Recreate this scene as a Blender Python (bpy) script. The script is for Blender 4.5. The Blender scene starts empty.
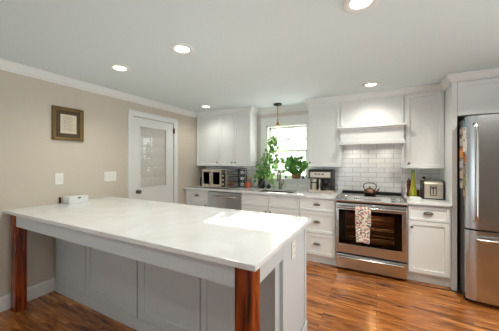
import bpy, bmesh, math, random
from mathutils import Vector, Matrix
random.seed(7)
S = bpy.context.scene
C = S.collection
PI = math.pi

# ------------------------------------------------------------------ camera, world, sun, big lights, exposure
cam_d = bpy.data.cameras.new('camera'); cam = bpy.data.objects.new('camera', cam_d); C.objects.link(cam)
cam.location = (0, 0, 1.3535); cam.rotation_euler = (PI/2, 0, 0.4825)
cam_d.sensor_width = 36; cam_d.lens = 242.4256/499*36; cam_d.shift_y = -3.05/499; cam_d.clip_start = 0.05
S.camera = cam
S.view_settings.view_transform = 'Standard'; S.view_settings.look = 'None'
S.view_settings.gamma = 1; S.view_settings.use_curve_mapping = False
S.view_settings.exposure = 0.21

W = bpy.data.worlds.new('world'); S.world = W; W.use_nodes = True
nt = W.node_tree; bg = nt.nodes['Background']
bg.inputs[0].default_value = (0.93, 0.98, 1.0, 1); bg.inputs[1].default_value = 1.25

def light(name, kind, loc, energy, color, **kw):
    d = bpy.data.lights.new(name, kind); d.energy = energy; d.color = color
    for k, v in kw.items(): setattr(d, k, v)
    o = bpy.data.objects.new(name, d); C.objects.link(o); o.location = loc
    return o
sun = light('sun', 'SUN', (-2, 8, 6), 26.0, (1.0, 0.97, 0.92), angle=0.012)
sun.rotation_euler = Vector((0.20, -1.0, -0.398)).to_track_quat('-Z', 'Y').to_euler()
# added fill light, aimed in through an unseen opening in the right wall
side_fill = light('added_fill_right', 'AREA', (2.58, 1.15, 1.0), 16, (0.95, 1.0, 0.98), shape='RECTANGLE', size=1.8, size_y=1.7, spread=1.9)
side_fill.rotation_euler = Vector((-1, 0, 0.5)).to_track_quat('-Z', 'Z').to_euler()
# added fill light from beyond the unseen doors behind the camera
rear = light('added_fill_rear', 'AREA', (-1.75, -3.3, 0.9), 13, (0.74, 0.90, 1.0), shape='RECTANGLE', size=2.0, size_y=1.5, spread=1.7)
rear.rotation_euler = Vector((0, 1, 0.75)).to_track_quat('-Z', 'Z').to_euler()
# daylight through the kitchen window
win_l = light('daylight_window', 'AREA', (-1.335, 4.06, 1.54), 7, (0.93, 0.97, 1.0), shape='RECTANGLE', size=0.66, size_y=0.86)
win_l.rotation_euler = Vector((0, -1, -0.05)).to_track_quat('-Z', 'Z').to_euler()
CAN_W, CAN_COL = 21, (1.0, 0.945, 0.85)

# ------------------------------------------------------------------ materials
def lin(r, g, b):
    f = lambda c: (c/255/12.92) if c/255 <= 0.04045 else ((c/255+0.055)/1.055)**2.4
    return (f(r), f(g), f(b), 1)
def mat(name, col, rough=0.5, metal=0.0, bump=0.0, bscale=200, coat=0.0, var=0.0, vscale=6, spec=0.5, stretch=(1, 1, 1)):
    m = bpy.data.materials.new(name); m.use_nodes = True; n = m.node_tree; b = n.nodes['Principled BSDF']
    b.inputs['Base Color'].default_value = col; b.inputs['Roughness'].default_value = rough
    b.inputs['Metallic'].default_value = metal; b.inputs['Coat Weight'].default_value = coat
    b.inputs['Specular IOR Level'].default_value = spec
    tc = n.nodes.new('ShaderNodeTexCoord'); mp = n.nodes.new('ShaderNodeMapping'); mp.inputs['Scale'].default_value = stretch
    n.links.new(tc.outputs['Object'], mp.inputs[0])
    nz = n.nodes.new('ShaderNodeTexNoise'); nz.inputs['Scale'].default_value = vscale; nz.inputs['Detail'].default_value = 4
    n.links.new(mp.outputs[0], nz.inputs['Vector'])
    if var > 0:
        mx = n.nodes.new('ShaderNodeMixRGB'); mx.blend_type = 'MIX'
        mx.inputs[1].default_value = tuple(c*(1-var) for c in col[:3])+(1,); mx.inputs[2].default_value = tuple(min(1, c*(1+var)) for c in col[:3])+(1,)
        n.links.new(nz.outputs['Fac'], mx.inputs[0]); n.links.new(mx.outputs[0], b.inputs['Base Color'])
    if bump > 0:
        nb = n.nodes.new('ShaderNodeTexNoise'); nb.inputs['Scale'].default_value = bscale
        n.links.new(mp.outputs[0], nb.inputs['Vector'])
        bp = n.nodes.new('ShaderNodeBump'); bp.inputs['Strength'].default_value = bump; bp.inputs['Distance'].default_value = 0.01
        n.links.new(nb.outputs['Fac'], bp.inputs['Height']); n.links.new(bp.outputs[0], b.inputs['Normal'])
    return m
def emis(name, col, s):
    m = bpy.data.materials.new(name); m.use_nodes = True; n = m.node_tree; n.nodes.remove(n.nodes['Principled BSDF'])
    e = n.nodes.new('ShaderNodeEmission'); e.inputs[0].default_value = col; e.inputs[1].default_value = s
    n.links.new(e.outputs[0], n.nodes['Material Output'].inputs[0]); return m
def glass(name, tint=(1, 1, 1, 1), refl=0.06, rough=0.02):
    m = bpy.data.materials.new(name); m.use_nodes = True; n = m.node_tree; n.nodes.remove(n.nodes['Principled BSDF'])
    t = n.nodes.new('ShaderNodeBsdfTransparent'); t.inputs[0].default_value = tint
    g = n.nodes.new('ShaderNodeBsdfGlossy'); g.inputs['Roughness'].default_value = rough
    f = n.nodes.new('ShaderNodeLayerWeight'); f.inputs[0].default_value = 0.5
    p = n.nodes.new('ShaderNodeMath'); p.operation = 'POWER'; p.inputs[1].default_value = 4.0
    a = n.nodes.new('ShaderNodeMath'); a.operation = 'ADD'; a.inputs[1].default_value = refl*0.6; a.use_clamp = True
    x = n.nodes.new('ShaderNodeMixShader')
    n.links.new(f.outputs['Facing'], p.inputs[0]); n.links.new(p.outputs[0], a.inputs[0]); n.links.new(a.outputs[0], x.inputs[0])
    n.links.new(t.outputs[0], x.inputs[1]); n.links.new(g.outputs[0], x.inputs[2])
    n.links.new(x.outputs[0], n.nodes['Material Output'].inputs[0]); return m

def m_floor():
    m = mat('floor_oak', (0.2, 0.1, 0.04, 1), 0.23); n = m.node_tree; b = n.nodes['Principled BSDF']
    tc = n.nodes.new('ShaderNodeTexCoord')
    br = n.nodes.new('ShaderNodeTexBrick'); br.offset = 0.37; br.inputs['Scale'].default_value = 1
    br.inputs['Brick Width'].default_value = 1.15; br.inputs['Row Height'].default_value = 0.083
    br.inputs['Mortar Size'].default_value = 0.0012; br.inputs['Mortar Smooth'].default_value = 0.3
    br.inputs['Color1'].default_value = (0, 0, 0, 1); br.inputs['Color2'].default_value = (1, 1, 1, 1); br.inputs['Mortar'].default_value = (0.0, 0.0, 0.0, 1)
    n.links.new(tc.outputs['Object'], br.inputs['Vector'])
    # per-plank shift of the grain
    sc = n.nodes.new('ShaderNodeVectorMath'); sc.operation = 'MULTIPLY_ADD'
    sc.inputs[1].default_value = (2.2, 15.0, 1.0)
    cm = n.nodes.new('ShaderNodeVectorMath'); cm.operation = 'MULTIPLY'; cm.inputs[1].default_value = (17, 17, 17)
    n.links.new(br.outputs['Color'], cm.inputs[0])
    n.links.new(tc.outputs['Object'], sc.inputs[0]); n.links.new(cm.outputs[0], sc.inputs[2])
    g = n.nodes.new('ShaderNodeTexNoise'); g.inputs['Scale'].default_value = 1.0; g.inputs['Detail'].default_value = 6; g.inputs['Roughness'].default_value = 0.62; g.inputs['Distortion'].default_value = 1.2
    n.links.new(sc.outputs[0], g.inputs['Vector'])
    r = n.nodes.new('ShaderNodeValToRGB'); e = r.color_ramp.elements
    e[0].position = 0.33; e[0].color = lin(52, 24, 9)
    e[1].position = 0.72; e[1].color = lin(222, 160, 92)
    q = r.color_ramp.elements.new(0.45); q.color = lin(152, 92, 44)
    q = r.color_ramp.elements.new(0.57); q.color = lin(184, 118, 60)
    n.links.new(g.outputs['Fac'], r.inputs[0])
    t = n.nodes.new('ShaderNodeValToRGB'); e = t.color_ramp.elements
    e[0].color = (0.78, 0.74, 0.70, 1); e[1].color = (1.12, 1.08, 1.02, 1)
    n.links.new(br.outputs['Color'], t.inputs[0])
    mx = n.nodes.new('ShaderNodeMixRGB'); mx.blend_type = 'MULTIPLY'; mx.inputs[0].default_value = 1
    n.links.new(r.outputs[0], mx.inputs[1]); n.links.new(t.outputs[0], mx.inputs[2])
    mo = n.nodes.new('ShaderNodeMixRGB'); mo.inputs[2].default_value = lin(40, 20, 10)
    n.links.new(br.outputs['Fac'], mo.inputs[0]); n.links.new(mx.outputs[0], mo.inputs[1]); n.links.new(mo.outputs[0], b.inputs['Base Color'])
    bp = n.nodes.new('ShaderNodeBump'); bp.inputs['Strength'].default_value = 0.25; bp.inputs['Distance'].default_value = 0.004
    n.links.new(g.outputs['Fac'], bp.inputs['Height']); n.links.new(bp.outputs[0], b.inputs['Normal'])
    b.inputs['Coat Weight'].default_value = 0.15; b.inputs['Coat Roughness'].default_value = 0.2
    return m
def m_wood(name, dark, mid, light_, rough=0.3, scale=(30, 30, 2.0)):
    m = mat(name, mid, rough); n = m.node_tree; b = n.nodes['Principled BSDF']
    tc = n.nodes.new('ShaderNodeTexCoord'); mp = n.nodes.new('ShaderNodeMapping'); mp.inputs['Scale'].default_value = scale
    n.links.new(tc.outputs['Object'], mp.inputs[0])
    g = n.nodes.new('ShaderNodeTexNoise'); g.inputs['Scale'].default_value = 1.4; g.inputs['Detail'].default_value = 5; g.inputs['Distortion'].default_value = 0.8
    n.links.new(mp.outputs[0], g.inputs['Vector'])
    r = n.nodes.new('ShaderNodeValToRGB'); e = r.color_ramp.elements
    e[0].position = 0.33; e[0].color = dark; e[1].position = 0.7; e[1].color = light_
    q = r.color_ramp.elements.new(0.5); q.color = mid
    n.links.new(g.outputs['Fac'], r.inputs[0]); n.links.new(r.outputs[0], b.inputs['Base Color'])
    return m
def m_tile():
    m = mat('subway_tile', lin(236, 236, 233), 0.12); n = m.node_tree; b = n.nodes['Principled BSDF']
    tc = n.nodes.new('ShaderNodeTexCoord'); mp = n.nodes.new('ShaderNodeMapping'); mp.inputs['Rotation'].default_value = (PI/2, 0, 0)
    sx = n.nodes.new('ShaderNodeSeparateXYZ'); cx = n.nodes.new('ShaderNodeCombineXYZ')
    n.links.new(tc.outputs['Object'], sx.inputs[0]); n.links.new(sx.outputs[0], cx.inputs[0]); n.links.new(sx.outputs[2], cx.inputs[1])
    br = n.nodes.new('ShaderNodeTexBrick'); br.inputs['Scale'].default_value = 1; br.offset = 0.5
    br.inputs['Brick Width'].default_value = 0.208; br.inputs['Row Height'].default_value = 0.0672
    br.inputs['Mortar Size'].default_value = 0.0022; br.inputs['Mortar Smooth'].default_value = 0.15
    br.inputs['Color1'].default_value = lin(247, 246, 243); br.inputs['Color2'].default_value = lin(238, 238, 236); br.inputs['Mortar'].default_value = lin(168, 167, 165)
    n.links.new(cx.outputs[0], br.inputs['Vector']); n.links.new(br.outputs['Color'], b.inputs['Base Color'])
    bp = n.nodes.new('ShaderNodeBump'); bp.invert = True; bp.inputs['Strength'].default_value = 0.5; bp.inputs['Distance'].default_value = 0.003
    n.links.new(br.outputs['Fac'], bp.inputs['Height']); n.links.new(bp.outputs[0], b.inputs['Normal'])
    return m
def m_quartz():
    m = mat('white_quartz', lin(238, 236, 231), 0.13); n = m.node_tree; b = n.nodes['Principled BSDF']
    tc = n.nodes.new('ShaderNodeTexCoord')
    g = n.nodes.new('ShaderNodeTexNoise'); g.inputs['Scale'].default_value = 1.3; g.inputs['Detail'].default_value = 7; g.inputs['Distortion'].default_value = 1.6
    n.links.new(tc.outputs['Object'], g.inputs['Vector'])
    r = n.nodes.new('ShaderNodeValToRGB'); e = r.color_ramp.elements
    e[0].position = 0.40; e[0].color = lin(232, 234, 233); e[1].position = 0.62; e[1].color = lin(232, 234, 233)
    q = r.color_ramp.elements.new(0.5); q.color = lin(224, 225, 224)
    n.links.new(g.outputs['Fac'], r.inputs[0]); n.links.new(r.outputs[0], b.inputs['Base Color'])
    return m
def m_towel():
    m = mat('floral_cloth', lin(230, 220, 205), 0.9); n = m.node_tree; b = n.nodes['Principled BSDF']
    tc = n.nodes.new('ShaderNodeTexCoord')
    v = n.nodes.new('ShaderNodeTexVoronoi'); v.inputs['Scale'].default_value = 52
    n.links.new(tc.outputs['Object'], v.inputs['Vector'])
    hs = n.nodes.new('ShaderNodeSeparateColor'); n.links.new(v.outputs['Color'], hs.inputs[0])
    r = n.nodes.new('ShaderNodeValToRGB'); r.color_ramp.interpolation = 'CONSTANT'; e = r.color_ramp.elements
    e[0].position = 0; e[0].color = lin(196, 98, 92); e[1].position = 0.3; e[1].color = lin(96, 120, 84)
    q = r.color_ramp.elements.new(0.6); q.color = lin(214, 150, 130)
    q = r.color_ramp.elements.new(0.8); q.color = lin(80, 90, 104)
    n.links.new(hs.outputs[0], r.inputs[0])
    lt = n.nodes.new('ShaderNodeMath'); lt.operation = 'LESS_THAN'; lt.inputs[1].default_value = 0.50
    n.links.new(v.outputs['Distance'], lt.inputs[0])
    mx = n.nodes.new('ShaderNodeMixRGB'); mx.inputs[1].default_value = lin(234, 226, 214)
    n.links.new(lt.outputs[0], mx.inputs[0]); n.links.new(r.outputs[0], mx.inputs[2]); n.links.new(mx.outputs[0], b.inputs['Base Color'])
    return m
M = dict(
    floor=m_floor(), tile=m_tile(), quartz=m_quartz(), towel=m_towel(),
    greige=mat('greige_wall_paint', lin(204, 195, 180), 0.85, bump=0.05, bscale=400),
    backwall=mat('pale_wall_paint', lin(214, 206, 198), 0.85),
    ceil=mat('ceiling_paint', lin(220, 231, 232), 0.9),
    trim=mat('white_trim_paint', lin(230, 231, 228), 0.4),
    cab=mat('white_cabinet_paint', lin(231, 233, 231), 0.33),
    pen=mat('pale_grey_cabinet_paint', lin(206, 211, 213), 0.35),
    steel=mat('brushed_steel', lin(203, 206, 208), 0.24, 1.0, var=0.05, vscale=3, stretch=(1, 1, 60)),
    steel_d=mat('dark_steel', lin(120, 114, 108), 0.35, 1.0),
    chrome=mat('polished_nickel', lin(205, 202, 198), 0.16, 1.0),
    nickel=mat('aged_nickel', lin(132, 126, 118), 0.3, 1.0),
    bronze=mat('dark_bronze', lin(70, 58, 48), 0.35, 0.9),
    black=mat('black_plastic', lin(20, 20, 21), 0.35),
    blackmatte=mat('matte_black', lin(26, 26, 27), 0.6),
    blackglass=mat('black_ceramic_glass', lin(10, 10, 11), 0.06),
    plate=mat('white_plastic', lin(238, 236, 230), 0.4),
    legwood=m_wood('cherry_wood', lin(44, 13, 3), lin(126, 48, 12), lin(176, 84, 28), 0.26),
    redwood=m_wood('mill_wood', lin(70, 26, 14), lin(118, 48, 26), lin(140, 66, 38)),
    glass=glass('clear_glass'), ovenglass=glass('oven_glass', (0.80, 0.74, 0.68, 1), 0.02),
    jarglass=glass('jar_glass', (0.95, 0.97, 0.97, 1), 0.03),
    lens=emis('lamp_lens', (1.0, 0.93, 0.82, 1), 6.0), bulb=emis('bulb_glow', (1.0, 0.72, 0.38, 1), 5.0),
    brass=mat('antique_brass', lin(176, 138, 84), 0.3, 0.9),
    shade=mat('shade_linen', lin(216, 214, 206), 0.9, bump=0.06, bscale=500),
    leaf=mat('leaf_green', lin(84, 134, 56), 0.45, var=0.45, vscale=14), leafp=mat('leaf_variegated', lin(158, 186, 118), 0.45, var=0.5, vscale=18),
    stem=mat('plant_stem', lin(96, 112, 58), 0.6), basket=mat('woven_basket', lin(150, 104, 62), 0.8, bump=0.6, bscale=120),
    soil=mat('soil', lin(52, 38, 28), 0.95),
    kettle=mat('aged_copper', lin(112, 88, 70), 0.32, 0.85), cream=mat('cream_enamel', lin(214, 204, 186), 0.35),
    amber=mat('amber_liquid', lin(226, 96, 22), 0.2, coat=0.5), oil=mat('olive_oil', lin(150, 148, 42), 0.15, coat=0.5),
    gold=mat('gilded_frame', lin(120, 98, 56), 0.42, 0.35, var=0.2), fmat=mat('olive_mat_board', lin(84, 70, 48), 0.85),
    paper=mat('old_paper', lin(206, 196, 176), 0.85, var=0.08, vscale=20), ink=mat('faint_ink', lin(150, 138, 118), 0.9),
    cavity=mat('oven_enamel', lin(58, 34, 24), 0.45), rack=mat('oven_rack_wire', lin(190, 160, 120), 0.25, 1.0),
    bark=mat('pale_bark', lin(236, 234, 232), 0.9), lawn=mat('lawn', lin(205, 208, 196), 0.95, var=0.2, vscale=2),
    satin=mat('satin_steel', lin(200, 190, 174), 0.42, 0.55), sinkm=mat('brown_sink', lin(92, 74, 60), 0.45),
    smoke=mat('smoked_door_glass', lin(104, 100, 92), 0.15),
    red=mat('dark_red_glass', lin(110, 26, 24), 0.15), white=mat('white_glaze', lin(232, 234, 233), 0.2),
    violet=mat('violet_glass', lin(120, 110, 160), 0.15), jarblk=mat('smoked_glass', lin(36, 36, 40), 0.08),
)

# ------------------------------------------------------------------ mesh helpers
ORG = {}
class MB:
    def __init__(s): s.bm = bmesh.new()
    def box(s, x0, x1, y0, y1, z0, z1, bev=0.0, seg=2):
        t = bmesh.new(); bmesh.ops.create_cube(t, size=1)
        for v in t.verts: v.co = Vector(((x0+x1)/2+v.co.x*(x1-x0), (y0+y1)/2+v.co.y*(y1-y0), (z0+z1)/2+v.co.z*(z1-z0)))
        if bev > 0: bmesh.ops.bevel(t, geom=list(t.edges), offset=min(bev, 0.45*min(abs(x1-x0), abs(y1-y0), abs(z1-z0))), segments=seg, affect='EDGES', profile=0.5)
        return s.add(t)
    def add(s, t, mtx=None):
        if mtx is not None: bmesh.ops.transform(t, matrix=mtx, verts=t.verts)
        me = bpy.data.meshes.new('tmp'); t.to_mesh(me); t.free(); s.bm.from_mesh(me); bpy.data.meshes.remove(me); return s
    def shaker(s, x0, x1, z0, z1, y, th=0.02, rail=0.057, deep=0.012, axis='-y'):
        """framed panel; axis -y: front face at y looking to -Y; axis +x: x0,x1 are Y extents, y is the X of the face"""
        t = bmesh.new(); bmesh.ops.create_cube(t, size=1)
        for v in t.verts: v.co = Vector(((x0+x1)/2+v.co.x*(x1-x0), th/2+v.co.y*th, (z0+z1)/2+v.co.z*(z1-z0)))
        t.faces.ensure_lookup_table(); t.normal_update()
        f = min(t.faces, key=lambda q: q.normal.y)
        bmesh.ops.inset_region(t, faces=[f], thickness=rail, depth=0)
        bmesh.ops.inset_region(t, faces=[f], thickness=0.005, depth=-deep)
        edges = [e for e in t.edges if all(abs(v.co.y) < 1e-6 for v in e.verts) and (len([q for q in e.link_faces if abs(q.normal.y) < .5]) == 1) and e.calc_length() > 0 and all(abs(v.co.x-x0) < 1e-5 or abs(v.co.x-x1) < 1e-5 for v in e.verts)]
        if edges: bmesh.ops.bevel(t, geom=edges, offset=0.002, segments=1, affect='EDGES')
        if axis == '-y': mt = Matrix.Translation((0, y, 0))
        else: mt = Matrix(((0, -1, 0, y), (1, 0, 0, 0), (0, 0, 1, 0), (0, 0, 0, 1)))
        return s.add(t, mt)
    def cyl(s, p0, p1, r0, r1=None, seg=20, cap=True):
        r1 = r0 if r1 is None else r1; p0, p1 = Vector(p0), Vector(p1); d = p1-p0
        t = bmesh.new(); bmesh.ops.create_cone(t, cap_ends=cap, segments=seg, radius1=r0, radius2=r1, depth=d.length)
        return s.add(t, Matrix.Translation((p0+p1)/2) @ d.to_track_quat('Z', 'Y').to_matrix().to_4x4())
    def lathe(s, prof, c=(0, 0, 0), seg=28, axis=(0, 0, 1)):
        t = bmesh.new(); rings = []
        for r, z in prof:
            if r < 1e-5: rings.append([t.verts.new((0, 0, z))])
            else: rings.append([t.verts.new((r*math.cos(2*PI*k/seg), r*math.sin(2*PI*k/seg), z)) for k in range(seg)])
        for a, b in zip(rings, rings[1:]):
            for k in range(seg):
                k2 = (k+1) % seg
                if len(a) == 1 and len(b) == 1: continue
                if len(a) == 1: t.faces.new((a[0], b[k2], b[k]))
                elif len(b) == 1: t.faces.new((a[k], a[k2], b[0]))
                else: t.faces.new((a[k], a[k2], b[k2], b[k]))
        bmesh.ops.recalc_face_normals(t, faces=t.faces)
        return s.add(t, Matrix.Translation(c) @ Vector(axis).to_track_quat('Z', 'Y').to_matrix().to_4x4())
    def sphere(s, c, r, sc=(1, 1, 1), u=16, v=10):
        t = bmesh.new(); bmesh.ops.create_uvsphere(t, u_segments=u, v_segments=v, radius=r)
        return s.add(t, Matrix.Translation(c) @ Matrix.Diagonal((*sc, 1)))
    def tube(s, pts, r, seg=10, closed=False):
        pts = [Vector(p) for p in pts]; n = len(pts); t = bmesh.new(); rings = []
        rr = r if isinstance(r, (list, tuple)) else [r]*n
        up = Vector((0, 0, 1)); prev = None
        for i, p in enumerate(pts):
            a = pts[(i-1) % n] if (closed or i > 0) else p; b = pts[(i+1) % n] if (closed or i < n-1) else p
            d = (b-a).normalized()
            if prev is None: u = d.orthogonal().normalized()
            else: u = (prev-d*prev.dot(d)); u = u.normalized() if u.length > 1e-6 else d.orthogonal().normalized()
            prev = u; w = d.cross(u)
            rings.append([t.verts.new(p+(u*math.cos(2*PI*k/seg)+w*math.sin(2*PI*k/seg))*rr[i]) for k in range(seg)])
        prs = list(zip(rings, rings[1:]))+([(rings[-1], rings[0])] if closed else [])
        for a, b in prs:
            for k in range(seg): t.faces.new((a[k], a[(k+1) % seg], b[(k+1) % seg], b[k]))
        if not closed: t.faces.new(rings[0]); t.faces.new(list(reversed(rings[-1])))
        bmesh.ops.recalc_face_normals(t, faces=t.faces)
        return s.add(t)
    def sweep(s, path, prof):
        """profile (out, z) swept along a plan polyline, outward = right of travel, mitred"""
        P = [Vector((p[0], p[1])) for p in path]; t = bmesh.new(); rings = []
        for i, p in enumerate(P):
            ns = []
            if i > 0: d = (P[i]-P[i-1]).normalized(); ns.append(Vector((d.y, -d.x)))
            if i < len(P)-1: d = (P[i+1]-P[i]).normalized(); ns.append(Vector((d.y, -d.x)))
            m = sum(ns, Vector((0, 0))); m = m.normalized(); k = 1/max(0.3, m.dot(ns[0]))
            rings.append([t.verts.new((p.x+m.x*o*k, p.y+m.y*o*k, z)) for o, z in prof])
        L = len(prof)
        for a, b in zip(rings, rings[1:]):
            for k in range(L): t.faces.new((a[k], a[(k+1) % L], b[(k+1) % L], b[k]))
        t.faces.new(rings[0]); t.faces.new(list(reversed(rings[-1])))
        bmesh.ops.recalc_face_normals(t, faces=t.faces)
        return s.add(t)
    def prism(s, poly, x0, x1):
        """(y,z) outline extruded along x"""
        t = bmesh.new(); a = [t.verts.new((x0, y, z)) for y, z in poly]; b = [t.verts.new((x1, y, z)) for y, z in poly]; L = len(poly)
        for k in range(L): t.faces.new((a[k], a[(k+1) % L], b[(k+1) % L], b[k]))
        t.faces.new(a); t.faces.new(list(reversed(b))); bmesh.ops.recalc_face_normals(t, faces=t.faces)
        return s.add(t)
    def grid(s, fn, nu, nv):
        t = bmesh.new(); V = [[t.verts.new(fn(i/nu, j/nv)) for j in range(nv+1)] for i in range(nu+1)]
        for i in range(nu):
            for j in range(nv): t.faces.new((V[i][j], V[i+1][j], V[i+1][j+1], V[i][j+1]))
        return s.add(t)
    def leaf(s, p, d, n, L, w):
        d = Vector(d).normalized(); n = Vector(n); sd = d.cross(n)
        if sd.length < 1e-3: sd = d.orthogonal()
        sd.normalize(); n = sd.cross(d).normalized(); p = Vector(p); bm = s.bm
        row = []
        for t_, ww, dr in ((0, 0.08, 0), (0.25, 0.42, 0.02), (0.5, 0.5, 0), (0.78, 0.3, -0.06), (1, 0.02, -0.16)):
            c = p+d*(L*t_)+n*(L*dr); row.append((bm.verts.new(c-sd*w*ww+n*w*0.10*ww), bm.verts.new(c), bm.verts.new(c+sd*w*ww+n*w*0.10*ww)))
        for a, b in zip(row, row[1:]):
            bm.faces.new((a[0], a[1], b[1], b[0])); bm.faces.new((a[1], a[2], b[2], b[1]))
        return s
    def build(s, name, m, parent=None, smooth=False, org=None):
        me = bpy.data.meshes.new(name)
        o_ = Vector(org) if org is not None else (ORG[parent.name] if parent is not None else Vector((0, 0, 0)))
        bmesh.ops.translate(s.bm, verts=s.bm.verts, vec=-o_)
        s.bm.to_mesh(me); s.bm.free(); me.materials.append(M[m] if isinstance(m, str) else m)
        if smooth:
            for p in me.polygons: p.use_smooth = True
            if hasattr(me, 'set_sharp_from_angle'): me.set_sharp_from_angle(angle=math.radians(40))
        o = bpy.data.objects.new(name, me); C.objects.link(o)
        ORG[o.name] = o_
        if parent is not None: o.parent = parent
        else: o.location = o_
        return o
def tag(o, label, cat, group=None, kind=None):
    o['label'] = label; o['category'] = cat
    if group: o['group'] = group
    if kind: o['kind'] = kind
    return o
def thing(name, loc, label, cat, group=None):
    o = bpy.data.objects.new(name, None); C.objects.link(o); o.location = loc; o.empty_display_size = 0.05; ORG[o.name] = Vector(loc)
    return tag(o, label, cat, group)
def struct(o, label=None):
    o['kind'] = 'structure'
    if label: o['label'] = label
    return o
def copy_tree(o, parent=None):
    c = o.copy(); C.objects.link(c)
    if parent is not None: c.parent = parent
    for ch in list(o.children): copy_tree(ch, c)
    return c

# ------------------------------------------------------------------ room shell
ZC = 2.28; XL = -3.02; YB = 3.88; YR = -3.0; XR = 2.4; YF = 3.274
struct(MB().box(XL-0.12, XR+0.12, YR-0.12, YB+0.14, -0.08, 0.0).build('floor', 'floor'), 'warm brown hardwood plank floor')
struct(MB().box(XL-0.12, XR+0.12, YR-0.12, YB+0.14, ZC, ZC+0.1).build('ceiling', 'ceil'), 'flat pale ceiling')
b = MB(); b.box(XL-0.12, XL, YR-0.12, 2.245, 0, ZC).box(XL-0.12, XL, 3.02, YB+0.14, 0, ZC).box(XL-0.12, XL, 2.245, 3.02, 2.005, ZC)
struct(b.build('wall_left', 'greige'), 'greige painted wall on the left')
WX0, WX1, WZ0, WZ1 = -1.70, -0.97, 1.09, 1.985
b = MB(); b.box(XL, WX0, YB, YB+0.14, 0, ZC).box(WX1, XR+0.12, YB, YB+0.14, 0, ZC).box(WX0, WX1, YB, YB+0.14, 0, WZ0).box(WX0, WX1, YB, YB+0.14, WZ1, ZC)
struct(b.build('wall_back', 'backwall'), 'back wall behind the cabinets and range')
DY0, DY1 = 0.20, 2.10  # unseen opening, added to let the side fill light in
b = MB(); b.box(XR, XR+0.12, YR-0.12, DY0, 0, ZC).box(XR, XR+0.12, DY1, YB, 0, ZC).box(XR, XR+0.12, DY0, DY1, 2.10, ZC)
struct(b.build('wall_right', 'greige'), 'greige wall on the right with an added opening for fill light')
b = MB(); b.box(XL, -2.8, YR-0.12, YR, 0, ZC).box(-0.7, XR, YR-0.12, YR, 0, ZC).box(-2.8, -0.7, YR-0.12, YR, 2.12, ZC)
struct(b.build('wall_rear', 'greige'), 'greige wall behind the camera with added glazed doors')
r = bpy.data.objects.new('added_door_3', None); C.objects.link(r); ORG[r.name] = Vector((0, 0, 0)); struct(r, 'unseen white framed glazed doors added behind the camera to let in fill light')  # unseen doors, added to admit the rear fill light
b = MB()
for x in (-2.8, -1.79, -0.78): b.box(x, x+0.08, YR-0.1, YR-0.03, 0, 2.12)
for x in (-2.72, -1.71): b.box(x, x+0.93, YR-0.1, YR-0.03, 2.04, 2.12).box(x, x+0.93, YR-0.1, YR-0.03, 0, 0.15)
b.build('door_frame', 'trim', r)
MB().box(-2.76, -0.74, YR-0.07, YR-0.064, 0.1, 2.06).build('pane', 'glass', r)
# crown and baseboard
CR = [(0, 2.195), (0.010, 2.195), (0.012, 2.206), (0.018, 2.210), (0.030, 2.222), (0.048, 2.252), (0.056, 2.262), (0.058, ZC-0.001), (0, ZC-0.001)]
struct(MB().sweep([(XL+0.0005, 3.56), (XL+0.0005, YR)][::-1], CR).build('trim_1', 'trim'), 'white crown moulding along the left wall')
struct(MB().sweep([(-1.863, YB-0.0005), (-0.90, YB-0.0005)], CR).build('trim_2', 'trim'), 'crown moulding above the window')
BBP = [(0, 0.001), (0.014, 0.001), (0.014, 0.115), (0.008, 0.132), (0, 0.134)]
struct(MB().sweep([(XL+0.0005, YR), (XL+0.0005, 1.318)], BBP).build('baseboard_left', 'trim'), 'white baseboard along the left wall')
# tiles
b = MB(); b.box(XL+0.001, WX0-0.10, YB-0.008, YB-0.0005, 0.915, 1.30).box(WX0-0.10, WX1+0.07, YB-0.008, YB-0.0005, 0.915, WZ0-0.085).box(WX1+0.07, -0.452, YB-0.008, YB-0.0005, 0.915, 1.30)
b.box(-0.452, 0.322, YB-0.008, YB-0.0005, 0.80, 1.66).box(0.322, 0.708, YB-0.008, YB-0.0005, 0.915, 1.30)
struct(b.build('trim_3', 'tile'), 'white subway tile backsplash with grey grout')

# door in the left wall
r = bpy.data.objects.new('door_1', None); C.objects.link(r); r.location = (XL, 2.63, 0); ORG[r.name] = Vector((XL, 2.63, 0)); struct(r, 'white half glazed door with a pale roman shade')
b = MB()
b.box(XL+0.0005, XL+0.018, 2.186, 2.244, 0, 2.006, 0.002).box(XL+0.0005, XL+0.018, 3.021, 3.079, 0, 2.006, 0.002).box(XL+0.0005, XL+0.0185, 2.186, 3.079, 2.006, 2.066, 0.002)
b.box(XL+0.0005, XL+0.024, 2.168, 2.186, 0, 2.066, 0.002).box(XL+0.0005, XL+0.024, 3.079, 3.097, 0, 2.066, 0.002).box(XL+0.0005, XL+0.0245, 2.168, 3.097, 2.066, 2.084, 0.002)
b.build('door_casing', 'trim', r)
b = MB()
sx0, sx1 = XL-0.045, XL-0.004
gy0, gy1, gz0, gz1 = 2.362, 2.866, 0.975, 1.885
b.box(sx0, sx1, 2.252, gy0, 0.01, 1.997).box(sx0, sx1, gy1, 3.014, 0.01, 1.997).box(sx0, sx1, gy0, gy1, gz1, 1.997).box(sx0, sx1, gy0, gy1, 0.01, gz0)
for (a0, a1, c0, c1) in ((gy0-0.012, gy0+0.012, gz0, gz1), (gy1-0.012, gy1+0.012, gz0, gz1), (gy0, gy1, gz0-0.012, gz0+0.012), (gy0, gy1, gz1-0.012, gz1+0.012)):
    b.box(sx1-0.01, sx1+0.006, a0, a1, c0, c1, 0.003)
slab = b.build('door_slab', 'trim', r)
b = MB(); b.shaker(gy0, gy1, 0.16, 0.86, sx1+0.001, th=0.004, rail=0.012, deep=0.003, axis='+x'); b.build('lower_panel', 'trim', slab)
MB().box(XL-0.012, XL-0.008, gy0, gy1, gz0, gz1).build('pane', 'glass', slab)
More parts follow.
